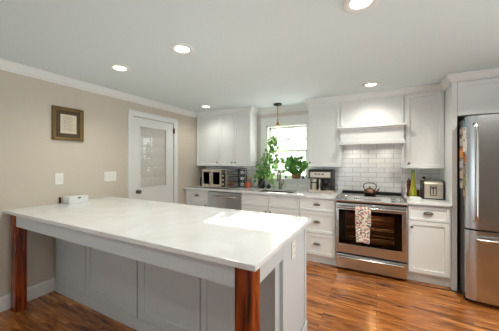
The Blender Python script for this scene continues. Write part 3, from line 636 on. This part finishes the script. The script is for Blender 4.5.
# outlets and switches
def plate_end(y, z):
    t = thing('outlet', (-0.488, y, z), 'white electrical outlet on the end panel of the peninsula', 'outlet')
    MB().box(-0.4955, -0.489, y-0.036, y+0.036, z-0.058, z+0.058, 0.002).build('cover_plate', 'plate', t)
    for dz in (-0.022, 0.022):
        s_ = MB().box(-0.489, -0.487, y-0.016, y+0.016, z+dz-0.015, z+dz+0.015, 0.003).build('receptacle', 'plate', t)
        MB().box(-0.4871, -0.4866, y-0.008, y-0.005, z+dz-0.004, z+dz+0.006).box(-0.4871, -0.4866, y+0.005, y+0.008, z+dz-0.004, z+dz+0.006).build('slot', 'black', s_)
plate_end(1.575, 0.770)
def switch(y0, y1, z0, z1, n, label):
    t = thing('light_switch', (XL, (y0+y1)/2, z0), label, 'light switch', 'white light switches on the left wall')
    MB().box(XL+0.0005, XL+0.007, y0, y1, z0, z1, 0.002).build('cover_plate', 'plate', t)
    for k in range(n):
        c = y0+(k+0.5)*(y1-y0)/n if n == 1 else y0+0.034+k*(y1-y0-0.068)/(n-1)
        MB().box(XL+0.006, XL+0.011, c-0.016, c+0.016, (z0+z1)/2-0.033, (z0+z1)/2+0.033, 0.002).build('rocker', 'trim', t)
switch(1.320, 1.394, 1.120, 1.240, 1, 'single white light switch below the framed picture')
switch(1.842, 2.000, 1.116, 1.236, 3, 'triple white light switch plate beside the door')
# framed picture
t = thing('picture_frame', (XL, 1.44, 1.593), 'small gilt framed document hanging on the left wall', 'picture')
b = MB(); fy0, fy1, fz0, fz1 = 1.289, 1.594, 1.594, 1.953; q = 0.032
PR = [(0, 0), (0.022, 0.002), (0.026, 0.010), (0.018, 0.022), (0.012, q)]
def frame_side(b, p0, p1, inn):
    p0, p1, inn = Vector(p0), Vector(p1), Vector(inn); d = (p1-p0).normalized(); tb = bmesh.new()
    A, B = [], []
    prof = [(0.0, 0.0), (0.024, 0.0), (0.028, 0.008), (0.020, 0.018), (0.014, q), (0.0, q)]
    for o_, w in prof:
        A.append(tb.verts.new(p0+Vector((o_, 0, 0))+inn*w+d*w)); B.append(tb.verts.new(p1+Vector((o_, 0, 0))+inn*w-d*w))
    for k in range(6): tb.faces.new((A[k], A[(k+1) % 6], B[(k+1) % 6], B[k]))
    bmesh.ops.recalc_face_normals(tb, faces=tb.faces); b.add(tb)
x_ = XL+0.001
frame_side(b, (x_, fy0, fz0), (x_, fy1, fz0), (0, 0, 1)); frame_side(b, (x_, fy0, fz1), (x_, fy1, fz1), (0, 0, -1)); frame_side(b, (x_, fy0, fz0), (x_, fy0, fz1), (0, 1, 0)); frame_side(b, (x_, fy1, fz0), (x_, fy1, fz1), (0, -1, 0))
b.build('frame', 'gold', t)
MB().box(x_, x_+0.008, fy0+q-0.004, fy1-q+0.004, fz0+q-0.004, fz1-q+0.004).build('mat_board', 'fmat', t)
pp = MB().box(x_+0.008, x_+0.010, 1.366, 1.523, 1.672, 1.878).build('document', 'paper', t)
b = MB()
for k in range(9):
    z = 1.845-k*0.017; e = 0.02 if k % 3 else 0.035; b.box(x_+0.010, x_+0.0104, 1.380+e*0.4, 1.509-e, z-0.002, z+0.002)
b.build('writing', 'ink', pp)
# white box on the counter
t = thing('storage_box', (-2.92, 1.46, 0.915), 'small white box with a dark finger slot on the peninsula counter by the wall', 'box')
bx = dict(x0=-2.975, x1=-2.845, y0=1.375, y1=1.560)
b = MB(); b.box(bx['x0'], bx['x1'], bx['y0'], bx['y1'], 0.9155, 0.979, 0.004); b.build('body', 'white', t)
b = MB(); b.box(bx['x0']-0.002, bx['x1']+0.002, bx['y0']-0.002, bx['y1']+0.002, 0.979, 0.990, 0.003); b.build('lid', 'white', t)
b = MB(); b.sphere((bx['x1'], 1.470, 0.974), 0.014, (0.25, 1.3, 0.55)); b.build('finger_slot', 'black', t, True)
tag(MB().box(-3.014, -3.004, 1.350, 1.370, 0.9155, 0.980, 0.003).build('phone_charger', 'bronze', org=(-3.0, 1.35, 0.915)), 'small dark block behind the white box against the left wall', 'charger')

# ------------------------------------------------------------------ ceiling lights
def can(x, y, label, k=1.0, first=[None]):
    if first[0] is None:
        t = thing('recessed_light', (x, y, ZC), label, 'ceiling light', 'recessed ceiling lights')
        MB().lathe([(0.059, -0.002), (0.072, -0.010), (0.090, -0.010), (0.098, -0.004), (0.098, -0.0003), (0.059, -0.0003), (0.059, -0.002)], (x, y, ZC), 36).build('trim_ring', 'trim', t, True)
        MB().lathe([(0, -0.0030), (0.056, -0.0030), (0.0585, -0.002), (0.0585, -0.0004), (0, -0.0004)], (x, y, ZC), 36).build('lens', 'lens', t, True)
        l = light('lamp', 'SPOT', (0, 0, -0.03), CAN_W, CAN_COL, spot_size=math.radians(150), spot_blend=0.75, shadow_soft_size=0.06); l.parent = t
        first[0] = t
    else:
        t = copy_tree(first[0]); t.location = (x, y, ZC); t['label'] = label
        if k != 1.0:
            for ch in t.children:
                if ch.type == 'LIGHT': ch.data = ch.data.copy(); ch.data.energy = CAN_W*k
    return t
can(-1.407, 1.498, 'recessed ceiling light above the middle of the peninsula')
can(-2.229, 1.517, 'recessed ceiling light nearest the left wall, in front of the door')
can(-0.079, 1.539, 'recessed ceiling light cut by the top edge of the photo')
can(-0.058, 3.223, 'recessed ceiling light in front of the range hood', 0.9)
can(-2.501, 3.222, 'small far recessed ceiling light above the left wall cabinets', 0.52)
can(-1.15, -0.20, 'unseen recessed ceiling light added behind the camera as fill', 0.85)  # added out of view to light the peninsula apron
can(1.00, 2.30, 'unseen recessed ceiling light added in front of the refrigerator as strong fill', 4.4)  # boosted lamp added out of view to brighten the right side
# pendant
px_, py_ = -1.383, 3.600
t = thing('pendant_light', (px_, py_, ZC), 'small brass pendant light with a black canopy hanging in front of the window', 'pendant light')
MB().lathe([(0, -0.001), (0.066, -0.001), (0.066, -0.018), (0.060, -0.024), (0.010, -0.026), (0, -0.026)], (px_, py_, ZC)).build('canopy', 'blackmatte', t, True)
MB().cyl((px_, py_, ZC-0.026), (px_, py_, 1.985), 0.006, seg=10).build('stem', 'brass', t, True)
MB().lathe([(0, 0.085), (0.010, 0.085), (0.012, 0.06), (0.020, 0.054), (0.020, 0.030), (0.028, 0.022), (0.036, 0.004), (0.036, 0), (0, 0)], (px_, py_, 1.925)).build('socket', 'brass', t, True)
MB().sphere((px_, py_, 1.905), 0.026, (1, 1, 1.05)).build('bulb', 'bulb', t, True)

# ------------------------------------------------------------------ things on the worktop
# toaster oven
ox0, ox1, oy0, oy1, oz0, oz1 = -2.690, -2.190, 3.345, 3.780, 0.931, 1.238
t = thing('toaster_oven', (-2.44, 3.56, 0.915), 'large steel toaster oven with two glass doors in the left corner of the counter', 'toaster oven')
MB().box(ox0, ox1, oy0+0.012, oy1, oz0, oz1, 0.008).build('body', 'steel', t)
MB().box(ox0+0.002, ox1-0.002, oy0+0.004, oy0+0.013, oz0+0.002, oz1-0.002, 0.003).build('front_frame', 'satin', t)
b = MB()
for z in (0.98, 1.02, 1.06, 1.10, 1.14, 1.18): b.box(ox1-0.001, ox1+0.002, oy0+0.07, oy1-0.05, z, z+0.016)
b.build('side_vent', 'steel_d', t)
def odoor(x0, x1):
    b = MB(); b.box(x0, x0+0.03, oy0, oy0+0.014, 0.955, 1.220, 0.002).box(x1-0.03, x1, oy0, oy0+0.014, 0.955, 1.220, 0.002).box(x0+0.03, x1-0.03, oy0, oy0+0.014, 0.955, 0.985, 0.002).box(x0+0.03, x1-0.03, oy0, oy0+0.014, 1.192, 1.220, 0.002)
    d = b.build('door', 'satin', t)
    MB().box(x0+0.028, x1-0.028, oy0+0.004, oy0+0.009, 0.982, 1.195).build('window', 'smoke', d)
    return d
d1 = odoor(ox0+0.008, ox0+0.205); d2 = odoor(ox0+0.209, ox0+0.406)
for d, x in ((d1, ox0+0.192), (d2, ox0+0.222)):
    MB().tube([(x, oy0, 1.005), (x, oy0-0.028, 1.012), (x, oy0-0.028, 1.165), (x, oy0, 1.172)], 0.006, 10).build('handle', 'chrome', d, True)
b = MB(); b.box(ox0+0.412, ox1-0.008, oy0, oy0+0.013, 0.945, 1.230, 0.002); cpn = b.build('control_panel', 'black', t)
for z in (0.995, 1.065, 1.135): MB().lathe([(0, 0), (0.020, 0), (0.018, 0.016), (0, 0.017)], (ox0+0.452, oy0, z), 18, (0, -1, 0)).build('dial', 'chrome', cpn, True)
MB().box(ox0+0.425, ox0+0.480, oy0-0.001, oy0+0.001, 1.175, 1.215).build('display', 'steel_d', cpn)
for x in (ox0+0.04, ox1-0.04):
    for y in (oy0+0.05, oy1-0.04): MB().cyl((x, y, 0.9152), (x, y, oz0+0.002), 0.014, seg=12).build('foot', 'black', t)
# dark bottle in the corner
t = thing('bottle', (-2.86, 3.56, 0.915), 'dark slim bottle in the corner left of the toaster oven', 'bottle')
MB().lathe([(0, 0.0003), (0.030, 0.0003), (0.032, 0.004), (0.032, 0.15), (0.014, 0.19), (0.012, 0.235), (0, 0.235)], (-2.86, 3.56, 0.915)).build('body', 'jarblk', t, True)
MB().lathe([(0, 0.235), (0.014, 0.235), (0.014, 0.26), (0, 0.26)], (-2.86, 3.56, 0.915)).build('cap', 'blackmatte', t, True)
# spice rack
sx, sy = -2.125, 3.800
t = thing('spice_rack', (sx, sy, 0.915), 'black wire rack holding white jars between the toaster oven and the orange jar', 'rack')
b = MB()
for dx in (-0.055, 0.055):
    for dy in (-0.035, 0.035): b.cyl((sx+dx, sy+dy, 0.9152), (sx+dx, sy+dy, 1.245), 0.005, seg=8)
for dy in (-0.035, 0.035): b.tube([(sx-0.055, sy+dy, 1.243), (sx+0.055, sy+dy, 1.243)], 0.004, 6)
b.build('frame', 'blackmatte', t)
for z in (0.925, 1.03, 1.135): MB().box(sx-0.058, sx+0.058, sy-0.038, sy+0.038, z, z+0.006, 0.001).build('shelf', 'blackmatte', t)
for k, z in enumerate((0.931, 1.036, 1.141)):
    for j, dx in enumerate((-0.026, 0.026)):
        nm = ('bottom', 'middle', 'top')[k]
        t = thing('spice_jar', (sx+dx, sy-0.006, z), 'white spice jar on the %s shelf of the black rack, %s one' % (nm, ('left', 'right')[j]), 'jar', 'white jars in the spice rack')
        MB().lathe([(0, 0.0003), (0.021, 0.0003), (0.022, 0.003), (0.022, 0.052), (0.017, 0.060), (0, 0.060)], (sx+dx, sy-0.006, z), 16).build('body', 'white', t, True)
        MB().lathe([(0, 0.060), (0.018, 0.060), (0.018, 0.076), (0, 0.077)], (sx+dx, sy-0.006, z), 16).build('lid', 'blackmatte', t, True)
# orange jar
jx, jy = -2.000, 3.760
t = thing('jar', (jx, jy, 0.915), 'glass jar half full of orange liquid on the counter left of the sink', 'jar')
MB().lathe([(0, 0.0003), (0.054, 0.0003), (0.058, 0.005), (0.058, 0.125), (0.048, 0.140), (0.048, 0.158), (0.045, 0.158), (0.045, 0.141), (0.055, 0.123), (0.055, 0.007), (0, 0.004)], (jx, jy, 0.915)).build('body', 'jarglass', t, True)
MB().lathe([(0, 0.005), (0.0545, 0.006), (0.0545, 0.100), (0, 0.100)], (jx, jy, 0.915)).build('contents', 'amber', t, True)
MB().lathe([(0, 0.159), (0.046, 0.159), (0.047, 0.180), (0, 0.182)], (jx, jy, 0.915)).build('lid', 'brass', t, True)

# plants
def foliage(b, tips, n, L, w, rnd, centre):
    for p in tips:
        for k in range(n):
            q = Vector(p)+Vector((random.uniform(-1, 1), random.uniform(-0.6, 0.6), random.uniform(-1, 1)))*rnd
            if q.x > -1.02 or q.y > 3.865 or q.x < -1.84 or (q.x < -1.30 and q.y < 3.66): continue
            d = (q-Vector(centre)); d = Vector((d.x+random.uniform(-.5, .5)*0.2, random.uniform(-0.9, 0.3)*0.3, d.z-0.12+random.uniform(-.1, .1)))
            nn = Vector((random.uniform(-.5, .5), -1.0, random.uniform(0.1, 0.9)))
            s = random.uniform(0.7, 1.25); b.leaf(q, d, nn, L*s, w*s)
vx, vy = -1.745, 3.775
t = thing('potted_vine', (vx, vy, 0.915), 'tall trailing green vine in a black vase on the counter left of the faucet', 'plant')
MB().lathe([(0, 0.0003), (0.046, 0.0003), (0.056, 0.010), (0.062, 0.060), (0.052, 0.115), (0.040, 0.140), (0.046, 0.155), (0.040, 0.154), (0.034, 0.140), (0.040, 0.110), (0, 0.100)], (vx, vy, 0.915)).build('vase', 'jarblk', t, True)
def stemrun(pts):
    out = []
    for i in range(len(pts)-1):
        a, c = Vector(pts[i]), Vector(pts[i+1])
        for k in range(4): out.append(a.lerp(c, k/4)+Vector((random.uniform(-.006, .006), random.uniform(-.004, .004), random.uniform(-.004, .004))))
    out.append(Vector(pts[-1])); return out
runs = [
 [(vx, vy, 1.03), (vx+0.02, vy+0.01, 1.15), (vx+0.10, vy+0.02, 1.30), (vx+0.17, vy, 1.45), (vx+0.20, vy, 1.62), (vx+0.22, vy-0.01, 1.72)],
 [(vx, vy, 1.03), (vx-0.02, vy, 1.16), (vx-0.04, vy-0.01, 1.28), (vx-0.06, vy-0.02, 1.36)],
 [(vx, vy, 1.03), (vx+0.05, vy-0.01, 1.18), (vx+0.12, vy-0.03, 1.25), (vx+0.22, vy-0.04, 1.36), (vx+0.31, vy-0.03, 1.42)],
 [(vx, vy, 1.03), (vx+0.04, vy-0.02, 1.14), (vx+0.12, vy-0.04, 1.19), (vx+0.20, vy-0.05, 1.14), (vx+0.22, vy-0.05, 1.06)],
 [(vx, vy, 1.03), (vx+0.02, vy-0.02, 1.17), (vx+0.06, vy-0.02, 1.32), (vx+0.10, vy-0.02, 1.40)],
 [(vx, vy, 1.03), (vx+0.06, vy, 1.20), (vx+0.16, vy, 1.33), (vx+0.26, vy, 1.40), (vx+0.34, vy-0.01, 1.38)],
 [(vx, vy, 1.03), (vx+0.04, vy, 1.22), (vx+0.11, vy, 1.38), (vx+0.13, vy, 1.50), (vx+0.26, vy, 1.56)],
 [(vx, vy, 1.03), (vx+0.07, vy-0.02, 1.16), (vx+0.17, vy-0.03, 1.24), (vx+0.24, vy-0.03, 1.26)],
 [(vx, vy, 1.03), (vx-0.03, vy-0.02, 1.12), (vx-0.07, vy-0.04, 1.14), (vx-0.09, vy-0.05, 1.08)],
]
b = MB(); runs = [stemrun(q) for q in runs]
for q in runs: b.tube(q, 0.003, 5)
b.build('stem', 'stem', t, True)
tips = [p for q in runs for p in q[4::2]]
b = MB(); foliage(b, tips, 2, 0.062, 0.052, 0.055, (vx+0.08, vy, 1.18)); b.build('foliage', 'leaf', t, True)
b = MB(); foliage(b, tips[::2]+[(vx+0.19, vy, 1.62), (vx+0.20, vy, 1.68), (vx+0.24, vy, 1.66), (vx+0.14, vy, 1.5)], 3, 0.066, 0.056, 0.06, (vx+0.08, vy, 1.18)); b.build('variegated_foliage', 'leafp', t, True)
t = thing('vase', (-1.605, 3.76, 0.915), 'small round black vase between the vine pot and the faucet', 'vase')
MB().lathe([(0, 0.0003), (0.022, 0.0003), (0.036, 0.018), (0.040, 0.036), (0.032, 0.056), (0.014, 0.066), (0.012, 0.080), (0.016, 0.086), (0.010, 0.085), (0.008, 0.066), (0, 0.060)], (-1.605, 3.76, 0.915)).build('body', 'jarblk', t, True)
bx_, by_ = -1.165, 3.875
t = thing('potted_plant', (bx_, by_, WZ0), 'bushy green plant in a woven basket on the window sill', 'plant')
MB().lathe([(0, 0.0004), (0.056, 0.0004), (0.062, 0.006), (0.070, 0.050), (0.072, 0.072), (0.066, 0.074), (0.062, 0.060), (0, 0.058)], (bx_, by_-0.005, WZ0)).build('basket', 'basket', t, True)
MB().lathe([(0, 0.0585), (0.060, 0.0585), (0.060, 0.062), (0, 0.066)], (bx_, by_-0.005, WZ0)).build('soil', 'soil', t)
b = MB(); tips = []
for k in range(40):
    a = random.uniform(0, 2*PI); rr = random.uniform(0.05, 0.155); z = WZ0+0.10+random.uniform(0.02, 0.24)*(1-0.3*rr/0.15)
    p = Vector((bx_+rr*math.cos(a), by_-0.045+rr*0.20*math.sin(a), z)); tips.append(p)
    b.tube([(bx_+0.02*math.cos(a), by_-0.005+0.02*math.sin(a), WZ0+0.06), (bx_+0.5*rr*math.cos(a), by_-0.03, WZ0+0.6*(z-WZ0)+0.02), p], 0.0022, 5)
b.build('stem', 'stem', t, True)
b = MB(); foliage(b, tips, 3, 0.075, 0.062, 0.03, (bx_, by_-0.04, WZ0+0.06)); b.build('foliage', 'leaf', t, True)
for x, lb, m_ in ((-1.335, 'tiny violet glass jar on the window sill left of the woven basket', 'violet'), (-1.045, 'tiny violet glass jar on the window sill right of the woven basket', 'violet')):
    o = tag(MB().lathe([(0, 0.0004), (0.018, 0.0004), (0.020, 0.004), (0.020, 0.032), (0.014, 0.038), (0.014, 0.046), (0, 0.046)], (x, 3.86, WZ0), 16).build('jar', m_, org=(x, 3.86, WZ0), smooth=True), lb, 'jar', 'tiny jars on the window sill')

# coffee maker
cx0, cx1, cy0, cy1, cz = -0.890, -0.545, 3.560, 3.800, 0.9152
t = thing('coffee_maker', ((cx0+cx1)/2, 3.68, 0.915), 'black and steel double coffee maker on the counter left of the range', 'coffee maker')
MB().box(cx0, cx1, cy0+0.13, cy1, cz, cz+0.320, 0.008).build('tower', 'black', t)
MB().box(cx0, cx1, cy0, cy0+0.13, cz, cz+0.036, 0.006).build('base', 'satin', t)
MB().box(cx0+0.150, cx0+0.172, cy0+0.02, cy0+0.13, cz+0.036, cz+0.200, 0.003).build('divider', 'satin', t)
hd = MB().box(cx0, cx1, cy0+0.005, cy0+0.14, cz+0.200, cz+0.325, 0.008).build('head', 'black', t)
MB().box(cx0+0.028, cx1-0.032, cy0+0.001, cy0+0.006, cz+0.222, cz+0.300, 0.002).build('front_plate', 'satin', hd)
b = MB()
for k in range(3): b.box(cx0+0.09+k*0.05, cx0+0.125+k*0.05, cy0-0.0005, cy0+0.002, cz+0.262, cz+0.276)
b.build('button', 'black', hd)
MB().box(cx0+0.005, cx1-0.005, cy0+0.01, cy1-0.01, cz+0.325, cz+0.333, 0.003).build('lid', 'blackmatte', t)
ccx, ccy = cx1-0.105, cy0+0.066
MB().lathe([(0, 0), (0.058, 0.001), (0.062, 0.010), (0.062, 0.085), (0.048, 0.115), (0.050, 0.128), (0.046, 0.128), (0.044, 0.114), (0.058, 0.084), (0.058, 0.010), (0, 0.006)], (ccx, ccy, cz+0.031)).build('carafe', 'jarglass', t, True)
MB().lathe([(0, 0.008), (0.056, 0.010), (0.057, 0.050), (0, 0.050)], (ccx, ccy, cz+0.031)).build('brewed_coffee', 'soil', t, True)
MB().tube([(ccx-0.045, ccy-0.045, cz+0.145), (ccx-0.068, ccy-0.066, cz+0.135), (ccx-0.068, ccy-0.066, cz+0.075), (ccx-0.048, ccy-0.048, cz+0.060)], 0.007, 8).build('carafe_handle', 'black', t, True)
MB().lathe([(0, 0.132), (0.050, 0.129), (0.050, 0.150), (0, 0.155)], (ccx, ccy, cz+0.031)).build('carafe_lid', 'black', t, True)
MB().lathe([(0, 0), (0.034, 0), (0.038, 0.006), (0.040, 0.100), (0.036, 0.100), (0.034, 0.010), (0, 0.008)], (cx0+0.075, cy0+0.066, cz+0.031)).build('brew_cup', 'satin', t, True)
MB().cyl((cx0+0.075, cy0+0.07, cz+0.150), (cx0+0.075, cy0+0.07, cz+0.200), 0.040, 0.046).build('brew_basket', 'satin', t, True)
MB().tube([(-0.535, 3.86, 1.02), (-0.535, 3.84, 1.035), (-0.525, 3.82, 1.03), (-0.515, 3.80, 0.99), (-0.52, 3.78, 0.945), (-0.53, 3.77, 0.920), (-0.541, 3.765, 0.919)], 0.003, 8).build('power_cord', 'bronze', t, True)

# right counter: mill, oil, trivet, jar, toaster
mx, my = 0.372, 3.750
t = thing('pepper_mill', (mx, my, 0.915), 'reddish wooden pepper mill beside the tall oil bottle', 'pepper mill')
MB().lathe([(0, 0.0003), (0.026, 0.0003), (0.028, 0.01), (0.022, 0.06), (0.020, 0.10), (0.026, 0.15), (0.024, 0.165), (0, 0.166)], (mx, my, 0.915)).build('body', 'redwood', t, True)
MB().lathe([(0, 0.167), (0.022, 0.167), (0.027, 0.19), (0.018, 0.215), (0.006, 0.222), (0.006, 0.232), (0, 0.233)], (mx, my, 0.915)).build('grinder_head', 'redwood', t, True)
ox, oy = 0.408, 3.660
t = thing('oil_bottle', (ox, oy, 0.915), 'tall yellow green oil bottle on the counter right of the range', 'bottle')
MB().lathe([(0, 0.0003), (0.040, 0.0003), (0.044, 0.006), (0.044, 0.055), (0.034, 0.115), (0.023, 0.170), (0.019, 0.24), (0.019, 0.31), (0, 0.311)], (ox, oy, 0.915)).build('body', 'oil', t, True)
MB().lathe([(0, 0.311), (0.021, 0.311), (0.021, 0.335), (0.016, 0.342), (0, 0.342)], (ox, oy, 0.915)).build('cap', 'leaf', t, True)
t = thing('oil_dish', (0.420, 3.560, 0.915), 'small square white dish in front of the oil bottle', 'dish')
MB().box(0.365, 0.470, 3.475, 3.590, 0.9153, 0.925, 0.004).box(0.365, 0.470, 3.475, 3.481, 0.922, 0.934, 0.002).box(0.365, 0.470, 3.584, 3.590, 0.922, 0.934, 0.002).box(0.365, 0.371, 3.475, 3.590, 0.922, 0.934, 0.002).box(0.464, 0.470, 3.475, 3.590, 0.922, 0.934, 0.002).build('body', 'white', t)
t = thing('spice_jar', (0.462, 3.74, 0.915), 'small dark red jar standing left of the toaster', 'jar')
MB().lathe([(0, 0.0003), (0.020, 0.0003), (0.021, 0.004), (0.021, 0.06), (0.016, 0.07), (0, 0.07)], (0.462, 3.74, 0.915), 16).build('body', 'red', t, True)
MB().lathe([(0, 0.07), (0.018, 0.07), (0.018, 0.088), (0, 0.088)], (0.462, 3.74, 0.915), 16).build('lid', 'blackmatte', t, True)
tx0, tx1, ty0, ty1, tz = 0.492, 0.704, 3.545, 3.745, 0.9155
t = thing('toaster', (0.604, 3.66, 0.915), 'steel toaster with dark ends at the right end of the counter', 'toaster')
def rprof(w0, w1, z0, z1, rr=0.035):
    pl = [(w0, z0), (w1, z0)]
    for k in range(7): a = k*PI/12; pl.append((w1-rr+rr*math.cos(a), z1-rr+rr*math.sin(a)))
    for k in range(7): a = PI/2+k*PI/12; pl.append((w0+rr+rr*math.cos(a), z1-rr+rr*math.sin(a)))
    return pl
def xprism(b, poly, y0, y1):
    tb = bmesh.new(); A = [tb.verts.new((x, y0, z)) for x, z in poly]; B = [tb.verts.new((x, y1, z)) for x, z in poly]; L = len(poly)
    for k in range(L): tb.faces.new((A[k], A[(k+1) % L], B[(k+1) % L], B[k]))
    tb.faces.new(A); tb.faces.new(list(reversed(B))); bmesh.ops.recalc_face_normals(tb, faces=tb.faces); return b.add(tb)
MB().prism(rprof(ty0, ty1, tz+0.012, tz+0.214), tx0+0.016, tx1-0.016).build('body', 'satin', t)
for a in (tx0, tx1-0.017): MB().prism(rprof(ty0-0.003, ty1+0.003, tz+0.004, tz+0.217), a, a+0.017).build('end_cap', 'black', t)
fp = MB().box(tx0+0.070, tx0+0.135, ty0-0.004, ty0+0.002, tz+0.045, tz+0.165, 0.003).build('control_panel', 'black', t)
MB().box(tx0+0.078, tx0+0.127, ty0-0.0055, ty0-0.003, tz+0.053, tz+0.157, 0.001).build('inner_plate', 'satin', fp)
MB().box(tx0+0.098, tx0+0.107, ty0-0.0065, ty0-0.005, tz+0.060, tz+0.150).build('lever_slot', 'black', fp)
MB().box(tx0+0.080, tx0+0.125, ty0-0.020, ty0-0.006, tz+0.130, tz+0.146, 0.003).build('lever', 'black', fp)
b = MB()
for y in (ty0+0.05, ty0+0.115): b.box(tx0+0.03, tx1-0.03, y, y+0.028, tz+0.2125, tz+0.2148)
b.build('bread_slot', 'black', t)
MB().box(tx0+0.004, tx1-0.004, ty0+0.004, ty1-0.004, tz, tz+0.013).build('base', 'black', t)
t = thing('outlet', (0.545, YB-0.008, 1.13), 'white outlet plate on the tiles above the toaster', 'outlet')
MB().box(0.512, 0.582, YB-0.014, YB-0.0085, 1.075, 1.19, 0.002).build('cover_plate', 'plate', t)
MB().box(0.535, 0.559, YB-0.016, YB-0.013, 1.095, 1.12, 0.002).build('receptacle', 'plate', t)
t = thing('power_plug', (0.545, YB-0.016, 1.15), 'black power plug in the outlet above the toaster', 'plug')
MB().box(0.530, 0.560, YB-0.045, YB-0.0145, 1.142, 1.170, 0.005).build('body', 'black', t)
MB().tube([(0.545, YB-0.044, 1.155), (0.548, YB-0.06, 1.14), (0.55, YB-0.062, 1.05), (0.552, YB-0.07, 0.925), (0.555, 3.79, 0.920)], 0.003, 8).build('cord', 'black', t, True)

# ------------------------------------------------------------------ outside
struct(MB().box(-30, 30, YB+0.3, 60, -1.1, -1.0).build('ground', 'lawn'), 'pale lawn outside the window')
def tree(x, y, h, seed, label):
    rnd = random.Random(seed); t = thing('bare_tree', (x, y, -1.0), label, 'tree', 'bare trees outside the window')
    MB().tube([(x, y, -1.0), (x+0.05, y, h*0.3), (x-0.05, y, h*0.7), (x, y, h)], [0.11, 0.09, 0.06, 0.02], 8).build('trunk', 'bark', t, True)
    b = MB()
    def br(p, d, L, r, n):
        q = p+d*L; m = p.lerp(q, .5)+Vector((rnd.uniform(-1, 1), 0, rnd.uniform(-1, 1)))*L*.06
        b.tube([p, m, q], [r, r*.8, r*.55], 5)
        if n > 0:
            for k in range(3):
                dd = (d+Vector((rnd.uniform(-.8, .8), rnd.uniform(-.5, .5), rnd.uniform(-.2, .7)))).normalized(); br(p.lerp(q, rnd.uniform(.4, 1)), dd, L*.65, r*.6, n-1)
    for k in range(9):
        z = h*(0.2+0.08*k); a = rnd.uniform(0, 2*PI); br(Vector((x, y, z)), Vector((math.cos(a), math.sin(a)*.6, .6)).normalized(), h*.28, 0.035, 3)
    b.build('branches', 'bark', t, True)
tree(-5.9, 20.0, 5.5, 3, 'pale bare tree behind the right half of the window')
tree(-7.9, 22.0, 6.0, 5, 'pale bare tree behind the left half of the window')
